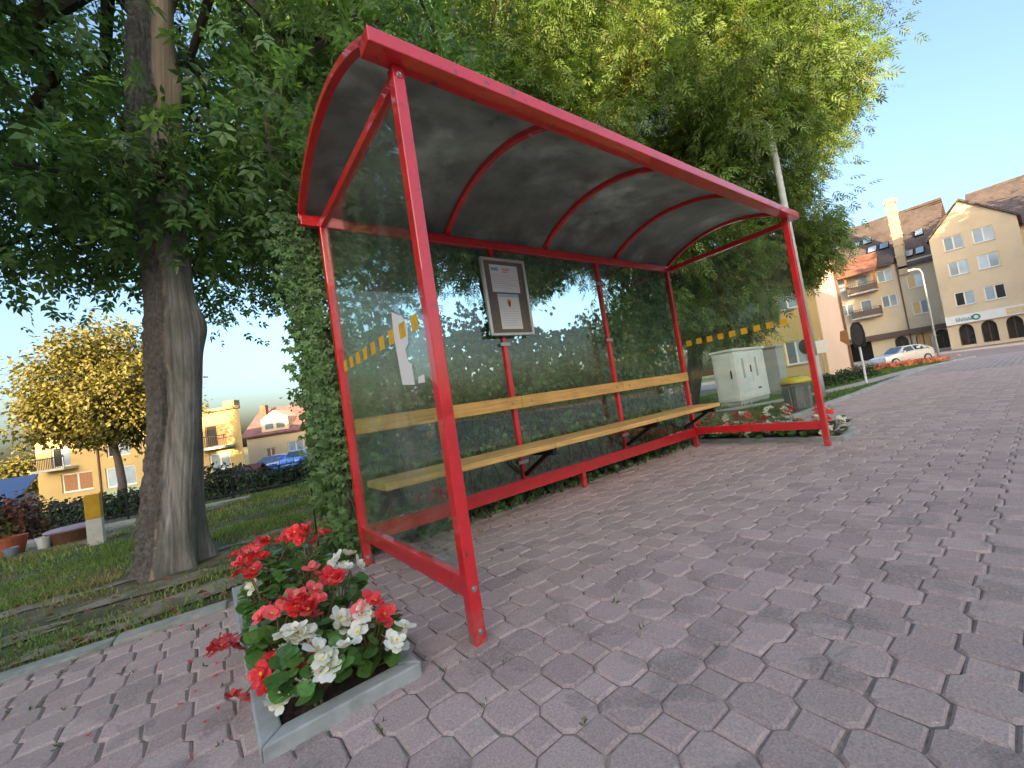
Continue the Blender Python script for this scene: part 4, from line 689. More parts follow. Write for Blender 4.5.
TILE_P = tiles((0.115, 0.092, 0.09), 'roof_tiles_brown'); TILE_R = tiles((0.24, 0.11, 0.075), 'roof_tiles_red'); WALLT = M('wall_tan', (0.60, 0.50, 0.36), rough=.9, var=.06, scale=.7, bump=.1, bscale=20, c2=(0.54, 0.45, 0.32), c2scale=.25); WALLY = M('wall_yellow', (0.52, 0.38, 0.165), rough=.9, var=.05, scale=.6, c2=(0.47, 0.34, 0.145), c2scale=.3); WALLPK = M('wall_pale_pink', (0.62, 0.48, 0.40), rough=.9, var=.05, scale=.6); WALLC = M('wall_cream', (0.60, 0.48, 0.32), rough=.9, var=.06, scale=.6)
BROWN = M('brown_wood', (0.12, 0.06, 0.035), rough=.7, var=.2); PIPE = M('downpipe', (0.14, 0.075, 0.055), rough=.5); WHITE = M('white_panel', (0.70, 0.72, 0.72), rough=.5, var=.05, scale=1); TEAL = M('teal_lettering', (0.02, 0.24, 0.22), rough=.5)
# flats across the road: gabled block with shops
G0 = -.52; GX = 60.4
FA = thing('apartment_house', 'tan gabled apartment house with a shop arcade and white sign band', 'building', (GX+4, 2.1, G0)); F = Fr((GX, 4.88, G0), (0, -1, 0), (-1, 0, 0)); Wd = 5.75; HB = 11.0-G0; hol = []
for zc in (10.12, 7.53, 4.43):
    for yc in (3.28, 1.30): a = 4.88-yc; hol.append((a-.68, a+.68, zc-G0-.70, zc-G0+.70))
arc_ = [(4.88-y-.52, 4.88-y+.52, .30, 2.42) for y in (3.63, 2.14, .55)]
F.wall(MB(), Wd, HB, hol+arc_, .3, [(0, HB), (Wd, HB), (Wd*.44, 14.0-G0)])
mw = F.wall(MB(), Wd, HB, hol+arc_, .3, [(0, HB), (Wd, HB), (Wd*.44, 14.0-G0)])
for h in arc_: arch_top(F, mw, h[0], h[1], 1.75, 2.42, .0)
mw.quad(F.p(0, 0), F.p(0, HB), F.p(0, HB, -9), F.p(0, 0, -9)); mw.quad(F.p(Wd, 0), F.p(Wd, HB), F.p(Wd, HB, -9), F.p(Wd, 0, -9)); mw.build('wall', WALLT, FA)
for k, h in enumerate(hol): window(F, FA, *h, pane=[WPANE, WPANE] if k not in (4, 5) else ([WDARK, WPANE] if k == 4 else [WPANE, WDARK]), fw_=.09)
for k, h in enumerate(arc_):
    o = window(F, FA, *h, rec=.5, leaves=2, pane=WDARK, sill=False, frame=BROWN, fw_=.06)
r_ = MB(); ap = Wd*.44; th = .22
for (a0, b0), (a1, b1) in (((-.25, HB-.16), (ap, 14.02-G0)), ((ap, 14.02-G0), (Wd+.25, HB-.16))):
    q = [F.p(a0, b0, .18), F.p(a1, b1, .18), F.p(a1, b1, -9), F.p(a0, b0, -9)]; r_.add(q+[v+Vector((0, 0, th)) for v in q], [(0, 1, 2, 3), (4, 5, 6, 7), (0, 1, 5, 4), (1, 2, 6, 5), (2, 3, 7, 6), (3, 0, 4, 7)])
r_.build('roof', TILE_P, FA)
sg = F.box(MB(), .02, Wd+.6, 2.48, 3.36, .02, .35).build('sign_band', WHITE, FA)
lx = .75
for k, (w, h) in enumerate(((.16, .42), (.07, .42), (.14, .30), (.07, .36), (.14, .30), (.14, .30), (.14, .42))):
    m = MB(); F.box(m, lx, lx+.05, 2.72, 2.72+h, .352, .37)
    if w > .1: F.box(m, lx+.05, lx+w-.04, 2.72, 2.77, .352, .368); F.box(m, lx+w-.04, lx+w, 2.72, 2.72+h*.8, .352, .37)
    m.build('letter', TEAL, sg); lx += w+.05
em = MB(); cc = (2.1, 2.92)
for k in range(16):
    t0, t1 = 2*math.pi*k/16, 2*math.pi*(k+1)/16; em.quad(F.p(cc[0]+.30*math.cos(t0), cc[1]+.30*math.sin(t0), .37), F.p(cc[0]+.30*math.cos(t1), cc[1]+.30*math.sin(t1), .37), F.p(cc[0]+.16*math.cos(t1), cc[1]+.16*math.sin(t1), .37), F.p(cc[0]+.16*math.cos(t0), cc[1]+.16*math.sin(t0), .37))
em.build('emblem', TEAL, sg); F.box(MB(), 4.0, 5.9, 2.6, 3.2, .352, .366).build('sign_panel', M('cream_panel', (.62, .50, .30)), sg)
# flats across the road: long block with balconies, tall chimney and steep roof
LX = 65.2; FB = thing('apartment_house', 'long apartment house with steep brown roof, tall chimney and balconies', 'building', (LX+5, 10.4, G0)); F = Fr((LX, 15.5, G0), (0, -1, 0), (-1, 0, 0)); Wd = 10.6; HB = 10.3-G0; A_ = lambda y: 15.5-y; hol = []
for zc in (9.25, 6.18):
    for yc in (9.53, 13.6): hol.append((A_(yc)-.7, A_(yc)+.7, zc-G0-.72, zc-G0+.72))
for zc in (7.8, 4.72): hol.append((A_(7.05)-.72, A_(7.05)+.72, zc-G0-.78, zc-G0+.78))
doors = [(A_(11.67)-.55, A_(11.67)+.55, zc-G0-1.15, zc-G0+.85) for zc in (9.1, 6.05)]
pas = (.15, A_(11.9), 0.02, 2.35); ar = [(A_(y)-.6, A_(y)+.6, .25, 2.35) for y in (9.2, 7.4, 5.85)]
mw = F.wall(MB(), Wd, HB, hol+doors+[pas]+ar, .3)
for h in ar: arch_top(F, mw, h[0], h[1], 1.7, 2.35, .0)
mw.quad(F.p(0, 0), F.p(0, HB), F.p(0, HB, -10), F.p(0, 0, -10)); mw.quad(F.p(Wd, 0), F.p(Wd, HB), F.p(Wd, HB, -10), F.p(Wd, 0, -10)); mw.build('wall', WALLT, FB)
ORG = M('pane_sunset_reflection', (0.62, 0.40, 0.16), rough=.2, var=.1, spec=.8)  # warm sunset reflection put into the colour of these panes
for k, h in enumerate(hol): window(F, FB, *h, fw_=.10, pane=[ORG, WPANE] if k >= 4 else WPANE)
for h in doors: window(F, FB, *h, fw_=.10, leaves=1, sill=False)
pm_ = MB(); F.box(pm_, pas[0], pas[1], 0, 2.35, -4.0, -3.9); F.box(pm_, pas[0], pas[0]+.02, 0, 2.35, -3.9, -.3); F.box(pm_, pas[1]-.02, pas[1], 0, 2.35, -3.9, -.3); F.box(pm_, pas[0], pas[1], 2.33, 2.35, -3.9, -.3); pm_.build('passage', WDARK, FB)
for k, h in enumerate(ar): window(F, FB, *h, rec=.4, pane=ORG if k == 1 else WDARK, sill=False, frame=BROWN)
for zc in (7.9, 4.85):
    b = zc-G0; s_ = F.box(MB(), A_(13.0), A_(10.3), b-.18, b, .0, 1.15).build('balcony', SILL, FB); m = MB()
    for k in range(15): a = A_(13.0)+.05+k*.186; F.box(m, a, a+.03, b, b+.95, 1.08, 1.11)
    F.box(m, A_(13.0), A_(10.3), b+.95, b+1.0, 1.06, 1.13); F.box(m, A_(13.0), A_(10.3), b+.1, b+.75, 1.085, 1.095)
    for a in (A_(13.0), A_(10.3)-.04): F.box(m, a, a+.04, b, b+1.0, .02, 1.06)
    m.build('railing', M('railing_brown', (.13, .10, .085), rough=.7), s_)
for y in (13.0, 10.3): F.box(MB(), A_(y)-.09, A_(y)+.09, 8.6-G0, 10.4-G0, .85, 1.05).build('balcony_post', M('orange_wood', (.42, .18, .05)), FB)
F.box(MB(), -.1, A_(5.3), 2.42, 2.95, .0, .9).build('canopy', M('brown_fascia', (.10, .07, .06)), FB)
for a in (A_(8.36), .12): F.box(MB(), a-.06, a+.06, .1, HB, .02, .14).build('downpipe', PIPE, FB)
RX0, RZ0, RX1, RZ1 = LX-.7, 10.25, LX+6.0, 17.2
r_ = MB()
def slab(m, pts, th): 
    n = len(pts); q = [Vector(v) for v in pts]; m.add(q+[v+Vector((0, 0, th)) for v in q], [tuple(range(n)), tuple(range(n, 2*n))]+[(i, (i+1) % n, n+(i+1) % n, n+i) for i in range(n)])
slab(r_, [(RX0, 15.9, RZ0), (RX0, 8.42, RZ0), (RX1, 8.42, RZ1), (RX1, 15.9, RZ1)], .25); slab(r_, [(RX1, 15.9, RZ1), (RX1, 4.3, RZ1), (RX1+6, 4.3, RZ0), (RX1+6, 15.9, RZ0)], .25); slab(r_, [(LX-.3, 8.40, 9.5), (LX-.3, 4.9, 9.5), (LX+5.2, 4.3, 16.3), (RX1, 8.40, 17.0)], .25)
roof = r_.build('roof', TILE_P, FB); slab(b_ := MB(), [(LX-1.6, 13.9, 10.0), (LX-1.6, 9.9, 10.0), (RX0+1.9, 9.9, RZ0+2.1), (RX0+1.9, 13.9, RZ0+2.1)], .22); b_.build('balcony_roof', TILE_R, roof)
ch = MB().box(LX-.3, LX+.7, 7.45, 8.2, 8.8, 17.3).box(LX-.42, LX+.82, 7.33, 8.32, 17.3, 17.75); 
for k in range(5): ch.box(LX-.36, LX+.76, 7.39, 8.26, 10.9+k*1.3, 11.1+k*1.3)
ch.build('chimney', M('chimney_cream', (.46, .37, .26), rough=.9, var=.1), roof)
def skylight(y, x, w, h, par, base=(RX0, RZ0), sl=(RZ1-RZ0)/(RX1-RX0)):
    d = Vector((1, 0, sl)).normalized(); nn = Vector((-sl, 0, 1)).normalized(); c = Vector((x, y, base[1]+(x-base[0])*sl))+nn*.32; m = MB(); u = Vector((0, 1, 0))
    q = [c-u*w/2-d*h/2, c+u*w/2-d*h/2, c+u*w/2+d*h/2, c-u*w/2+d*h/2]; m.add([v-nn*.25 for v in q]+q, [(0, 1, 2, 3), (4, 5, 6, 7)]+[(i, (i+1) % 4, 4+(i+1) % 4, 4+i) for i in range(4)])
    o = m.build('skylight', DARKM, par); q = [c+(v-c)*.84+nn*.012 for v in q]; MB().quad(*q).build('pane', WPANE, o)
for y, x in ((11.0, 68.4), (12.1, 68.4), (9.3, 67.0), (10.4, 67.0), (14.2, 68.9), (14.5, 66.9)): skylight(y, x, .9, 1.15, roof)
for y, x in ((6.3, 68.0), (6.3, 66.1), (7.2, 66.1)): skylight(y, x, .75, 1.1, roof, (LX-.3, 9.5), 1.24)
# brown-roofed house behind the gable, plain block of the yellow house beside the flats
def slab_house(name, label, x0, x1, y0, y1, z0, eave, ridge, wallm, roofm, rows=(), group=None, axis='y', faces=('-x', '-y'), over=.35, wsize=(1.1, 1.35), step=2.6, chim=True):
    t = thing(name, label, 'building', ((x0+x1)/2, (y0+y1)/2, z0), 0, group); m = MB(); fr = {'-x': Fr((x0, y1, z0), (0, -1, 0), (-1, 0, 0)), '-y': Fr((x0, y0, z0), (1, 0, 0), (0, -1, 0)), '+x': Fr((x1, y0, z0), (0, 1, 0), (1, 0, 0)), '+y': Fr((x1, y1, z0), (-1, 0, 0), (0, 1, 0))}
    ws = []
    for k, f_ in fr.items():
        Wd = (y1-y0) if 'x' in k else (x1-x0); hol = []
        if k in faces:
            n = max(1, int(Wd/step)); hol = [(Wd*(i+.5)/n-wsize[0]/2, Wd*(i+.5)/n+wsize[0]/2, r, r+wsize[1]) for i in range(n) for r in rows]
        top = None
        if ridge > eave and ((axis == 'y' and 'y' in k) or (axis == 'x' and 'x' in k)): top = [(0, eave), (Wd, eave), (Wd/2, ridge)]
        f_.wall(m, Wd, eave, hol, .14, top); ws += [(f_, h) for h in hol]
    m.build('wall', wallm, t)
    for f_, h in ws: window(f_, t, *h)
    r = MB(); e = over
    if ridge > eave:
        if axis == 'y':
            xm = (x0+x1)/2; dz = (ridge-eave)/(xm-x0)*e
            for a in (x0-e, x1+e): slab(r, [(a, y0-e, z0+eave-dz), (xm, y0-e, z0+ridge), (xm, y1+e, z0+ridge), (a, y1+e, z0+eave-dz)], .2)
            if chim: r.box(xm+.8, xm+1.6, (y0+y1)/2, (y0+y1)/2+.8, z0+eave, z0+ridge+.9)
        else:
            ym = (y0+y1)/2; dz = (ridge-eave)/(ym-y0)*e
            for a in (y0-e, y1+e): slab(r, [(x0-e, a, z0+eave-dz), (x0-e, ym, z0+ridge), (x1+e, ym, z0+ridge), (x1+e, a, z0+eave-dz)], .2)
            if chim: r.box((x0+x1)/2, (x0+x1)/2+.8, ym+.8, ym+1.6, z0+eave, z0+ridge+.9)
    else: r.box(x0-e, x1+e, y0-e, y1+e, z0+eave, z0+eave+.25)
    r.build('roof', roofm, t); return t
slab_house('house', 'brown-roofed house behind the tan gable at the right edge', 66, 80, -16, 2.2, G0, 11.5, 17.5, WALLT, TILE_P, rows=(4.4, 7.4), faces=('-x',))
YH = slab_house('house', 'sunlit yellow house with a pale pink side wall behind the cabinets', 26.5, 30.6, 6.05, 11.5, -.35, 8.3, 8.3, WALLY, TILE_P, rows=(1.0, 4.2, 7.0), faces=('-x',), step=2.7)
MB().box(26.5, 30.62, 6.02, 6.046, -.35, 7.95).build('side_wall', WALLPK, YH); Fr((30.5, 6.0, -.35), (1, 0, 0), (0, -1, 0)).box(MB(), -.1, .0, 0, 7.9, .02, .12).build('downpipe', PIPE, YH)
# yellow house below the lawn
HZ = -2.15; F = Fr((-12.45, 51.45, HZ), (0.797, -0.604, 0), (-0.604, -0.797, 0)); Wd = 17.75; HB = 4.15-HZ
YA = thing('house', 'flat-roofed yellow house behind the trunk of the large tree', 'building', tuple(F.p(Wd/2, 0, -4))); U = lambda px: (px-35)/409*35; hol = [(U(74)-1.35, U(74)+1.35, 1.35, 2.95), (U(118)-1.3, U(118)+1.3, 1.2, 2.9), (U(218)-.9, U(218)+.9, 1.3, 2.75), (10.2, 11.8, 1.3, 2.75)]; dr = [(U(218)-1.0, U(218)+.9, 3.35, 5.15), (U(60)-.8, U(60)+.8, 3.6, 5.3), (U(118)-1.0, U(118)+1.0, 3.8, 5.2)]
mw = F.wall(MB(), Wd, HB, hol+dr, .2); mw.quad(F.p(0, 0), F.p(0, HB), F.p(0, HB, -9), F.p(0, 0, -9)); mw.quad(F.p(Wd, 0), F.p(Wd, HB), F.p(Wd-7, HB, -9), F.p(Wd-7, 0, -9)); mw.build('wall', WALLY, YA)
BLIND = M('brown_blind', (.32, .16, .08), rough=.7)
for k, h in enumerate(hol): window(F, YA, *h, rec=.18, pane=[BLIND, BLIND] if k == 0 else [WPANE, WPANE], fw_=.12)
for k, h in enumerate(dr): window(F, YA, *h, rec=.18, pane=[WDARK, BLIND] if k == 0 else [WDARK, WPANE], sill=False, frame=BLIND if k == 0 else WFRAME)
for a, b in ((U(218), 3.35), (U(60), 3.6)):
    s_ = F.box(MB(), a-1.3, a+1.5, b-.25, b-.05, .0, 1.2).build('balcony', SILL, YA); m = MB(); F.box(m, a-1.3, a+1.5, b+.8, b+.87, 1.1, 1.2)
    for k in range(20): F.box(m, a-1.28+k*.145, a-1.25+k*.145, b-.05, b+.8, 1.13, 1.16)
    m.build('railing', DARKM, s_)
F.box(MB(), U(118)-1.5, Wd*.58, .0, 1.05, .0, .05).build('green_panel', M('pale_green', (.36, .45, .30)), YA)
r_ = MB(); slab(r_, [F.p(-.3, HB, .35), F.p(Wd+.3, HB, .35), F.p(Wd-6.7, HB, -9), F.p(-.3, HB, -9)], .22); F.box(r_, U(215)-.5, U(215)+.5, HB+.22, HB+1.0, -3, -2.2); r_.build('roof', M('roof_edge', (.36, .24, .13)), YA)
F.box(MB(), U(98)-.06, U(98)+.06, 0, HB, .0, .12).build('downpipe', PIPE, YA)
# white house with dormer farther off
F = Fr((3.3, 60.7, HZ), (0.81, -0.586, 0), (-0.586, -0.81, 0)); Wd = 12.5; HB = 4.0; WB = thing('house', 'cream house with dusky red roof and a dormer beyond the parked cars', 'building', tuple(F.p(Wd/2, 0, -4))); hol = [(2.2, 3.4, 0.1, 2.2), (5.0, 7.0, 1.1, 2.6), (8.5, 10.3, 1.1, 2.6)]
mw = F.wall(MB(), Wd, HB, hol, .2, None); mw.quad(F.p(0, 0), F.p(0, HB), F.p(0, HB, -9), F.p(0, 0, -9)); mw.build('wall', WALLC, WB)
for k, h in enumerate(hol): window(F, WB, *h, rec=.18, pane=BLIND if k == 0 else WPANE, fw_=.1)
r_ = MB(); slab(r_, [F.p(-.4, HB-.1, .5), F.p(Wd+.4, HB-.1, .5), F.p(Wd+.4, HB+3.4, -4.5), F.p(-.4, HB+3.4, -4.5)], .2); slab(r_, [F.p(-.4, HB+3.4, -4.5), F.p(Wd+.4, HB+3.4, -4.5), F.p(Wd+.4, HB, -9), F.p(-.4, HB, -9)], .2); rf = r_.build('roof', tiles((.26, .12, .12), 'roof_tiles_dusky'), WB)
d_ = MB(); F.box(d_, 2.2, 5.6, HB+.3, HB+1.9, -3.0, .3); d_.add([F.p(2.2, HB+1.9, .3), F.p(5.6, HB+1.9, .3), F.p(3.9, HB+2.9, .3), F.p(2.2, HB+1.9, -3.5), F.p(5.6, HB+1.9, -3.5), F.p(3.9, HB+2.9, -3.5)], [(0, 1, 2), (3, 5, 4), (0, 2, 5, 3), (1, 4, 5, 2)]); dm_ = d_.build('dormer', WALLC, rf)
for a in (2.7, 4.1): F.box(MB(), a, a+1.0, HB+.6, HB+1.5, .302, .34).build('pane', WPANE, dm_)
F.box(MB(), 1.0, 1.7, HB+1.2, HB+3.9, -2.6, -1.9).build('chimney', TILE_R, rf)
# blue-roofed shed and red-roofed arbour at the left edge
SB = thing('shed', 'low shed with a broad blue roof at the left edge', 'shed', (-10.8, 30.0, -1.3)); MB().box(-13.2, -8.5, 29.2, 33, -1.32, .1).build('wall', M('shed_wall', (.25, .25, .27)), SB); s_ = MB(); slab(s_, [(-13.6, 28.9, -.2), (-8.2, 28.9, -.2), (-8.4, 33.4, .95), (-13.4, 33.4, .95)], .12); s_.build('roof', M('blue_sheet', (.045, .09, .22), rough=.5, var=.12, scale=1), SB)
AR = thing('arbour', 'dark red roofed garden arbour cut by the left edge', 'arbour', (-7.6, 17.2, float(gz(-7.6, 17.2))))
for x in (-8.8, -6.55):
    for y in (16.3, 18.2): MB().box(x-.06, x+.06, y-.06, y+.06, -.65, 1.25).build('post', BROWN, AR)
s_ = MB(); slab(s_, [(-6.15, 15.9, 1.0), (-6.15, 18.6, 1.0), (-7.65, 18.6, 2.6), (-7.65, 15.9, 2.6)], .1); slab(s_, [(-9.15, 15.9, 1.0), (-9.15, 18.6, 1.0), (-7.65, 18.6, 2.6), (-7.65, 15.9, 2.6)], .1); s_.build('roof', M('dark_red_roof', (.16, .03, .03), rough=.6), AR)
# houses on the square behind the viewer (their shade covers the stop; they show in the glass)
SP = Vector((SUN_TRAVEL.y, -SUN_TRAVEL.x, 0))
rows_ = [(-45.6, 13.2, 9.0), (-33, 13.4, 9.2), (-20.5, 10.9, 7.6), (-8, 12.5, 8.4), (4.5, 12.8, 8.8), (17, 13.4, 9.0), (30, 13.6, 9.6)]
for k, (t_, rg, ev) in enumerate(rows_):
    c = Vector((CAM.x, CAM.y, 0))-SUN_TRAVEL*30+SP*t_; w = 6.3; nm_ = ('cream', 'pale yellow', 'white', 'grey-green', 'ochre', 'pale pink', 'tan')[k]; wc = [(.6, .5, .36), (.62, .52, .28), (.66, .64, .6), (.4, .44, .36), (.55, .4, .2), (.6, .46, .4), (.5, .4, .28)][k]
    h = slab_house('house', f'{nm_} unseen terraced house behind the viewer that shades the stop', -5, 5, -w, w, 0, ev, rg, M('square_wall_%d' % k, wc, rough=.9, var=.07, scale=.6), TILE_P if k % 2 else TILE_R, rows=(1.0, 4.2), faces=('+x',), step=2.8, over=.3)
    R_m = Matrix.Translation(c) @ Matrix.Rotation(math.atan2(SUN_TRAVEL.y, SUN_TRAVEL.x), 4, 'Z'); h.matrix_basis = R_m
LFAR = M('added_tree_leaf', (0.06, 0.10, 0.03), rough=.6, var=.3, scale=.5, per='attr', pvar=.4, transl=.2)  # trees added out of view to shade the gable and reflect green in the glass
for k, (x, y, h) in enumerate(((40, -23, 15.5), (47, -18, 17.5), (55, -15, 17.0))):
    tree('added_tree', ('nearest', 'middle', 'farthest')[k]+' of three broad added trees out of view that shade the gabled flats', (x, y, -.5), stem(x, y, -.5, h*.6, 6, .2), .35, [((x, y, h*.62), (4.6, 4.6, h*.38))], 110, 70, .8, (.5, .9), BROAD, LFAR, minz=2.5, group='added trees out of view')
# ------------------------------------------------------------------ street furniture
GREYP = M('cabinet_grey', (0.68, 0.70, 0.70), rough=.55, var=.06, scale=4, c2=(.58, .60, .59), c2scale=1.5, c2pos=(.5, .8)); GREYD = M('cabinet_dark_grey', (0.34, 0.37, 0.38), rough=.55, var=.06, scale=4)
def cabinet(label, x0, x1, y0, y1, h, mat, lines=True):
    t = thing('utility_cabinet', label, 'cabinet', ((x0+x1)/2, (y0+y1)/2, -.03), 0, 'utility cabinets on the lawn'); bx('plinth', CONC, t, x0+.02, x1-.02, y0+.02, y1-.02, -.05, .09); b = bx('body', mat, t, x0, x1, y0, y1, .0905, h-.06, .008); bx('lid', mat, t, x0-.035, x1+.035, y0-.035, y1+.035, h-.059, h, .01)
    if lines:
        xm = (x0+x1)/2
        for a0, a1, b0, b1 in ((x0+.05, xm-.012, .50, h-.11), (xm+.012, x1-.05, .50, h-.11), (x0+.05, x1-.05, .14, .475)): bx('door', mat, t, a0, a1, y0-.014, y0-.001, b0, b1, .005)
        for a in (x0+.35, xm+.22): bx('louvre', GREYD, t, a, a+.10, y0-.020, y0-.0145, .62, 1.12)
        bx('handle', DARKM, t, xm-.10, xm-.06, y0-.035, y0-.0145, .75, .93); bx('handle', DARKM, t, xm+.2, xm+.34, y0-.03, y0-.0145, .30, .34)
        bx('side_door', mat, t, x0-.014, x0-.001, y0+.05, y1-.05, .14, h-.11, .005); bx('handle', DARKM, t, x0-.035, x0-.0145, y0+.09, y0+.12, .65, .85)
    return t
cabinet('large pale grey double-door cabinet on the lawn behind the far bed', 9.62, 11.35, 3.27, 3.80, 1.38, GREYP); cabinet('plain darker grey cabinet standing behind the pale double-door one', 12.3, 12.8, 3.3, 3.8, 1.38, GREYD, False)
BN = thing('litter_bin', 'grey concrete litter bin with a yellow lid on the lawn', 'litter bin', (7.65, 1.42, -.03)); c = (7.65, 1.42, 0)
MB().lathe([(.19, -.03), (.20, 0), (.215, .42), (.225, .43), (.225, .47)], c, 6).build('body', M('bin_concrete', (.13, .13, .135), rough=.9, var=.3, scale=25, bump=.5, bscale=80), BN, .008)
m = MB().lathe([(.235, .471), (.245, .49), (.235, .53), (.19, .565), (.12, .58)], c, 24); m.build('lid', M('yellow_plastic', (.62, .47, .03), rough=.4, var=.08), BN, smooth=False); MB().lathe([(.10, .578), (.10, .5815)], c, 20).build('opening', DARKM, BN)
for k in range(6): a = k*math.pi/3+math.pi/6; MB().bar((c[0]+.179*math.cos(a), c[1]+.179*math.sin(a), .03), (c[0]+.198*math.cos(a), c[1]+.198*math.sin(a), .40), .13, .02, upv=(math.cos(a), math.sin(a), 0)).build('side_panel', M('bin_panel', (.19, .19, .19), rough=.9, var=.3, scale=30), BN)
LP = thing('lamp_post', 'tall grey lamp post rising behind the far front post of the shelter', 'lamp post', (9.84, 1.72, -.03)); MB().tube([(9.84, 1.72, -.03), (9.84, 1.72, .9)], [.095, .09], 14).build('base', GREYD, LP, smooth=True); MB().tube([(9.84, 1.72, .9), (9.84, 1.72, 6.1)], [.078, .06], 14).build('pole', M('grey_pole', (.36, .40, .40), rough=.5, var=.1), LP, smooth=True)
MB().tube([(9.84, 1.72, 6.1), (9.84, 1.80, 6.25), (9.84, 1.95, 6.32)], [.035, .03, .03], 10).build('arm', ZINC, LP); MB().box(9.76, 9.92, 1.95, 2.4, 6.28, 6.36).build('lamp_head', ZINC, LP, .02)
SL = thing('lamp_post', 'slim pale street lamp in front of the gabled flats', 'lamp post', (39.3, 3.36, -.5)); MB().tube([(39.3, 3.36, -.52), (39.3, 3.36, 5.5), (39.28, 3.42, 5.75), (39.22, 3.62, 5.85)], [.07, .05, .045, .04], 10).build('pole', M('pale_pole', (.42, .45, .45), rough=.5), SL, smooth=True); MB().box(39.1, 39.3, 3.6, 4.0, 5.78, 5.9).build('lamp_head', WHITE, SL, .04)
# sign posts
SG = thing('sign_post', 'sign post with a dark arched plate and a brown plate beside the light path', 'sign', (13.46, 1.72, -.03)); MB().tube([(13.46, 1.72, -.03), (13.46, 1.72, 1.75)], .03, 10).build('post', WHITE, SG)
SG.scale = (.86, .86, .86); q = [(-.15, 1.12), (.15, 1.12), (.18, 1.5), (.15, 1.76), (.08, 1.90), (-.08, 1.90), (-.15, 1.76), (-.18, 1.5)]
def plate(t, name, pts, c, th, mat, rz, off): 
    u = Vector((math.cos(rz), math.sin(rz), 0)); n_ = Vector((-u.y, u.x, 0)); m = MB(); N_ = len(pts); m.add([Vector((c[0], c[1], 0))+u*a+Vector((0, 0, b))+n_*(off+s*th/2) for s in (-1, 1) for a, b in pts], [tuple(range(N_)), tuple(range(N_, 2*N_))]+[(i, (i+1) % N_, N_+(i+1) % N_, N_+i) for i in range(N_)]); return m.build(name, mat, t)
pl = plate(SG, 'arched_plate', q, (13.46, 1.72), .02, M('dark_plate', (.022, .024, .026), rough=.9, spec=.1), rad(-65), -.05); plate(pl, 'rim', [(-.03+.15*math.cos(a), 1.52+.34*math.sin(a)) for a in np.linspace(0, 6.28, 18)[:-1]], (13.46, 1.72), .008, M('plate_grey', (.045, .048, .05), rough=.9, spec=.1), rad(-65), -.066)
plate(SG, 'brown_plate', [(-.46, 1.40), (-.24, 1.20), (-.25, 1.72), (-.42, 1.70)], (13.46, 1.72), .03, M('brown_plate', (.26, .11, .035)), rad(-60), -.02)
S2 = thing('sign_post', 'thin sign post with a small white board before the pink wall', 'sign', (18.9, 4.1, float(gz(18.9, 4.1)))); MB().tube([(18.9, 4.1, -.06), (18.9, 4.1, 1.6)], .025, 8).build('post', ZINC, S2); plate(S2, 'white_board', [(-.32, 1.0), (.22, 1.0), (.22, 1.5), (-.32, 1.5)], (18.9, 4.1), .02, WHITE, rad(-75), -.04); plate(S2, 'dark_disc', [(-.5+.2*math.cos(a), 1.35+.3*math.sin(a)) for a in np.linspace(0, 6.28, 16)[:-1]], (18.9, 4.1), .02, DARKM, rad(-75), -.06)
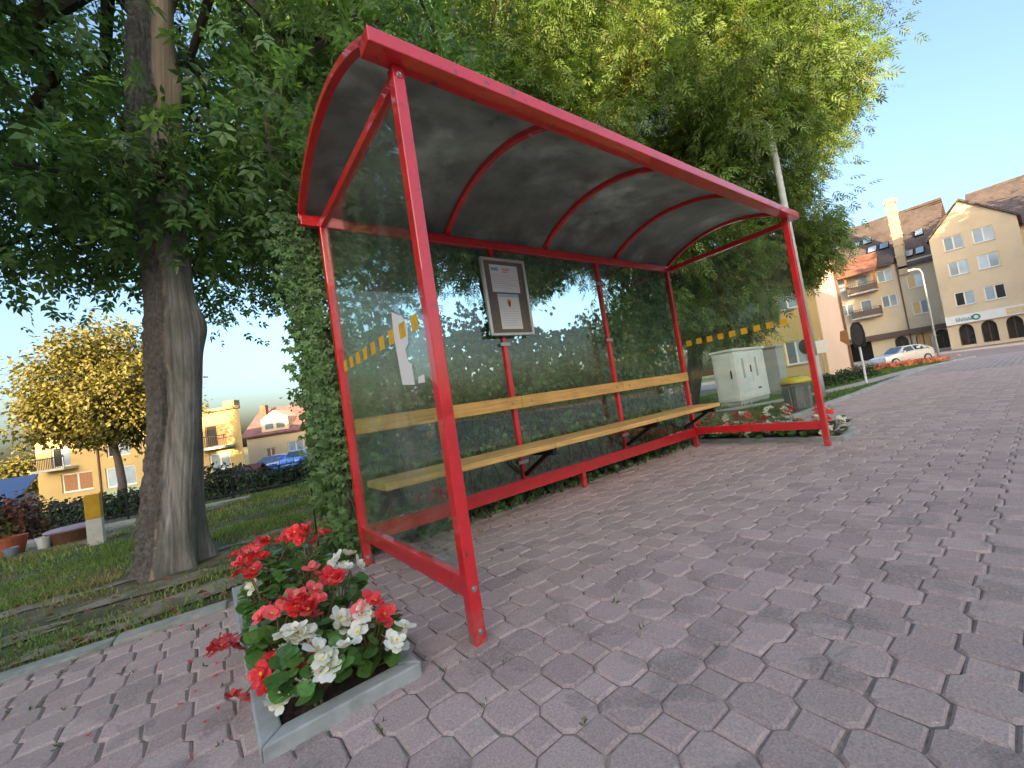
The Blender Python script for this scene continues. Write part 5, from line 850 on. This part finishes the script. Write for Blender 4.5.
# ------------------------------------------------------------------ cars
def car(label, x, y, z, rz, paint, group=None):
    t = thing('parked_car', label, 'car', (x, y, z), rz, group); inv = None
    st = [(-1.95, .34, .58, .60, .60, .62), (-1.88, .24, .64, .74, .76, .74), (-1.35, .22, .68, .86, .90, .82), (-.85, .22, .70, .92, .98, .84), (-.20, .22, .72, .95, 1.42, .84), (.35, .22, .73, .97, 1.47, .84), (1.0, .22, .74, .98, 1.44, .84), (1.55, .24, .74, .98, 1.30, .82), (1.85, .28, .72, .96, 1.02, .78), (1.93, .36, .64, .80, .82, .68)]
    V = []; n = 10
    for X, zb, zm, zbelt, zt, w in st:
        wr = w*(.66 if zt-zbelt > .2 else .90); h = [(w*.75, zb), (w*.97, zb+.08), (w, zm), (w*.97, zbelt), (wr, zt-.03)]; V += [(X, a, b) for a, b in h]+[(X, -a, b) for a, b in reversed(h)]
    Fc = [(i*n+k, i*n+(k+1) % n, (i+1)*n+(k+1) % n, (i+1)*n+k) for i in range(len(st)-1) for k in range(n)]+[tuple(range(n)), tuple((len(st)-1)*n+k for k in range(n))]
    b = MB().add(V, Fc).build('body', paint, t, .03, True, world_space=False)
    for s in (-1, 1):
        def sp(X, f_):                      # a point on the glass house between belt and roof
            for A, B in zip(st[:-1], st[1:]):
                if A[0] <= X <= B[0]:
                    k = (X-A[0])/(B[0]-A[0]); v = [a+(c-a)*k for a, c in zip(A, B)]; w = v[5]; wr = w*(.66 if v[4]-v[3] > .2 else .90); return (X, s*((w*.97)*(1-f_)+wr*f_+.012), v[3]*(1-f_)+(v[4]-.03)*f_)
        for xa, xb, xc, xd in ((-.60, .35, .33, -.22), (.42, 1.15, 1.1, .42), (1.22, 1.55, 1.42, 1.2)): MB().quad(sp(xa, .10), sp(xb, .10), sp(xc, .86), sp(xd, .86)).build('side_window', WDARK2, t, world_space=False)
        for X in (-1.22, 1.25):
            wm = MB().tube([(X, s*.60, .31), (X, s*.83, .31)], .31, 20).build('wheel', TYRE, t, world_space=False); MB().tube([(X, s*.80, .31), (X, s*.845, .31)], .20, 14).build('rim', ZINC, wm, world_space=False)
        MB().box(-1.90, -1.70, s*.62-.12, s*.62+.12, .64, .76).build('headlight', WHITE, t, .02, world_space=False); MB().box(1.80, 1.935, s*.62-.09, s*.62+.09, .72, .98).build('tail_light', M('tail_red', (.4, .01, .01), rough=.3), t, .02, world_space=False); MB().box(-.62, -.48, min(s*.86, s*1.0), max(s*.86, s*1.0), .96, 1.08).build('mirror', paint, t, .02, world_space=False)
    MB().quad((-.84, .60, 1.0), (-.84, -.60, 1.0), (-.24, -.50, 1.405), (-.24, .50, 1.405)).build('windscreen', WDARK2, t, world_space=False); MB().quad((1.62, .5, 1.27), (1.62, -.5, 1.27), (1.865, -.58, 1.03), (1.865, .58, 1.03)).build('rear_window', WDARK2, t, world_space=False)
    return t
WDARK2 = M('car_glass', (.03, .045, .06), rough=.06, var=.1, spec=1.0); TYRE = M('tyre', (.02, .02, .02), rough=.85)
scar = car('silver hatchback parked on the road before the flats', 36.1, 4.7, float(gz(36.1, 4.7)), math.atan2(-.604, .797), M('silver_paint', (.60, .60, .58), rough=.3, metal=.3, var=.04, coat=.5))
scar.scale = (.84, .84, .84); BLU = M('blue_paint', (.02, .12, .48), rough=.3, var=.05, coat=.6); zc = float(gz(3.4, 37))
car('blue car nearer to the yellow house, parked below the lawn', 3.2, 37.6, zc, rad(-20), BLU, 'blue parked cars'); car('brighter blue car parked on the right of the other blue one', 5.0, 36.2, float(gz(5, 36)), rad(60), M('bright_blue_paint', (.03, .16, .62), rough=.3, var=.05, coat=.6), 'blue parked cars')
car('white car half hidden by the garden tree', 7.4, 35.2, float(gz(7.4, 35.2)), rad(-35), WHITE)
tag(grid_obj('parking_lane', np.linspace(-1, 14, 10), np.linspace(33.5, 40, 6), -.012, ASPH), kind='structure')
# ------------------------------------------------------------------ garden at the left
FZ = lambda x, y: float(gz(x, y))-.03
FN = thing('garden_fence', 'low black iron fence along the edge of the lawn', 'fence', (-1, 9.2, FZ(-1, 9.2))); A = Vector((-7.0, 13.4, 0)); B = Vector((2.9, 5.9, 0)); nb = 6
for i in range(nb+1):
    p = A.lerp(B, i/nb); z = FZ(p.x, p.y); MB().tube([p+Vector((0, 0, z)), p+Vector((0, 0, z+.62))], .02, 6).build('post', DARKM, FN)
    if i < nb:
        m = MB(); q = A.lerp(B, (i+1)/nb); zq = FZ(q.x, q.y)
        for h in (.12, .50): m.bar(p+Vector((0, 0, z+h)), q+Vector((0, 0, zq+h)), .02, .025)
        for k in range(1, 15): r = p.lerp(q, k/15); zr = z+(zq-z)*k/15; m.tube([r+Vector((0, 0, zr+.05)), r+Vector((0, 0, zr+.54)), r+Vector((0, 0, zr+.59))], [.008, .008, .001], 4)
        tag(m.build('pickets', DARKM, FN), kind='stuff')
DG = M('hedge_leaf', (0.030, 0.055, 0.022), rough=.5, var=.3, per='attr', pvar=.45, transl=.15)
for k, (x, y, rx, h, lab) in enumerate(((-.55, 10.9, .8, .85, 'round dark shrub behind the fence right of the trunk'), (.55, 10.2, .75, .5, 'low dark shrub behind the fence in front of the little wooden well'), (1.5, 9.8, .8, .5, 'taller dark shrub behind the fence below the blue cars'), (2.5, 8.9, .8, .6, 'dark shrub behind the fence nearest to the creeper'), (-2.6, 12.4, .9, .65, 'dark shrub behind the fence below the house window'), (-3.8, 13.2, .9, .75, 'dark shrub behind the fence left of the yellow post'), (-1.6, 11.8, .8, .65, 'dark shrub behind the fence just left of the trunk'), (-5.0, 13.6, .9, .75, 'dark shrub behind the fence near the left edge'))):
    shrub('shrub', lab, x, y, rx, .55, h, 1500, (.06, .12), DG, group='shrubs behind the garden fence')
shrub('red_leaf_shrub', 'bush with reddish leaves at the left edge', -3.35, 8.8, .50, .45, .95, 1300, (.05, .10), M('red_leaf', (.13, .045, .03), var=.3, per='attr', pvar=.6, transl=.2, c2=(.05, .09, .02), c2scale=2))
shrub('shrub', 'dense dark shrub filling the gap between creeper and pale cabinet', 8.3, 5.4, 1.1, .8, 1.5, 2600, (.07, .14), DG); shrub('shrub', 'low rambling shrub behind the far rear corner of the shelter', 5.6, 3.3, .7, .6, .55, 1000, (.05, .1), LEAF4)
shrub('shrub', 'broad hedge-like shrub at the foot of the tall tree', 6.6, 6.4, 1.5, .9, 1.9, 3000, (.07, .14), DG); shrub('shrub', 'broad shrub behind the middle of the creeper', 3.6, 4.4, 1.4, .8, 1.5, 2600, (.07, .13), LEAF4)
for k, (x, y, r, h, lab) in enumerate(((12.3, 2.95, .30, .5, 'yellowish clipped bush at the left end of the path edging'), (13.9, 2.6, .34, .42, 'clipped green bush just left of the dark sign'), (15.1, 2.5, .36, .45, 'clipped green bush right behind the dark sign'), (16.6, 2.4, .36, .46, 'clipped green bush farthest along the light path'))): shrub('clipped_bush', lab, x, y, r, r, h, 800, (.04, .08), LEAF4 if k else M('yellow_leaf', (.16, .12, .03), var=.3, per='attr', pvar=.4, transl=.2), group='clipped bushes by the path')
# wooden well house
wx, wy = .25, 14.4; wz = FZ(wx, wy); WH = thing('wooden_well', 'little wooden garden well with a brown pitched roof', 'garden well', (wx, wy, wz), rad(-37)); WH.scale = (.68, .68, .68); OW = M('orange_timber', (.40, .17, .05), var=.2)
MB().lathe([(.34, 0), (.34, .36), (.28, .36), (.28, .1)], (0, 0, 0), 8).build('well_ring', OW, WH, world_space=False)
for s in (-1, 1): MB().box(s*.40-.04, s*.40+.04, -.05, .05, 0, .72).build('post', OW, WH, world_space=False)
for s in (-1, 1): m = MB(); slab(m, [(-.72, 0, 1.02), (.72, 0, 1.02), (.80, s*.62, .55), (-.80, s*.62, .55)], .05); m.build('roof_side', M('brown_shingle', (.085, .040, .035), rough=.8, var=.2, scale=8), WH, world_space=False)
# marker post, tub and pots on the bare strip
MP = thing('marker_post', 'square concrete marker post, yellow above and white below', 'post', (-1.87, 5.72, -.03)); bx('white_base', M('white_paint', (.62, .62, .58), rough=.8, var=.1, scale=12), MP, -1.935, -1.795, 5.65, 5.79, -.05, .27, .006); bx('yellow_top', M('yellow_paint', (.62, .36, .03), rough=.7, var=.12, scale=12), MP, -1.935, -1.795, 5.65, 5.79, .2705, .56, .008)
TC = M('terracotta', (.36, .10, .045), rough=.8, var=.15)
def pot(label, x, y, r, h, mat, name='flower_pot'):
    t = thing(name, label, 'pot', (x, y, FZ(x, y))); MB().lathe([(r*.68, 0), (r*.95, h*.8), (r, h*.8), (r*1.03, h), (r*.92, h), (r*.86, h*.82)], (x, y, FZ(x, y)), 18).build('pot', mat, t, smooth=False); MB().lathe([(r*.86, h*.80), (r*.5, h*.86)], (x, y, FZ(x, y)), 14).build('soil', SOIL, t)
pot('big terracotta pot on the bare strip at the left edge', -2.72, 6.5, .135, .24, TC); pot('small white pot between the terracotta pot and the tub', -2.44, 6.4, .07, .16, WHITE); pot('small bluish pot in front of the terracotta pot', -2.66, 6.2, .065, .12, M('bluish_glaze', (.25, .3, .4), rough=.4)); pot('pale patterned pot cut by the left edge', -2.88, 6.1, .09, .19, M('pale_glaze', (.5, .5, .52), rough=.5, c2=(.15, .18, .3), c2scale=12))
TBN = thing('tub', 'low brown tub with a pale mauve cover beside the marker post', 'tub', (-2.2, 6.55, FZ(-2.2, 6.55))); MB().lathe([(.21, 0), (.26, .17)], (-2.2, 6.55, FZ(-2.2, 6.55)), 20).build('body', BROWN, TBN); MB().lathe([(.265, .172), (.28, .19), (.24, .21), (.1, .22)], (-2.2, 6.55, FZ(-2.2, 6.55)), 20).build('cover', M('mauve_cover', (.34, .25, .30), rough=.6), TBN)
kerb('garden_edging', 'pale concrete edging behind the pots and the tub', (-6.5, 9.6), (-.2, 7.2), 9, .10, .05, CONC); m = MB(); slab(m, [(-6.5, 6.3, -.045), (-1.3, 6.0, -.045), (-.4, 7.1, -.075), (-6.5, 9.4, -.20)], .03); tag(m.build('bare_strip', DIRT), kind='structure')
TR = thing('plant_support', 'thin black wire plant support behind the near rear post', 'plant support', (-.07, 1.95, -.03)); m = MB()
for x in (-.14, -.02): m.tube([(x, 1.95, -.03), (x, 1.95, .62)], .005, 5)
for z in (.12, .34, .56): m.tube([(-.14, 1.95, z), (-.02, 1.95, z)], .004, 5)
m.build('rods', DARKM, TR)
# orange flowers by the road
n = 850; t_ = RNG.random(n); x = 25.8+5.2*t_+RNG.normal(0, .35, n); y = 4.05-1.65*t_+RNG.normal(0, .28, n); ps = np.stack([x, y, gz(x, y)+RNG.uniform(.02, .26, n)], 1)
tag(link_mesh('orange_flowers', scatter_mesh('orange_flowers', *VINE, ps, RNG.normal(size=(n, 3)), np.array([-.4, -.4, .8])+RNG.normal(0, .4, (n, 3)), RNG.uniform(.10, .2, n)), M('orange_petal', (.60, .22, .12), var=.2, per='attr', pvar=.35, transl=.2)), 'bed of small orange flowers on the lawn before the silver car', 'flowers', kind='stuff')
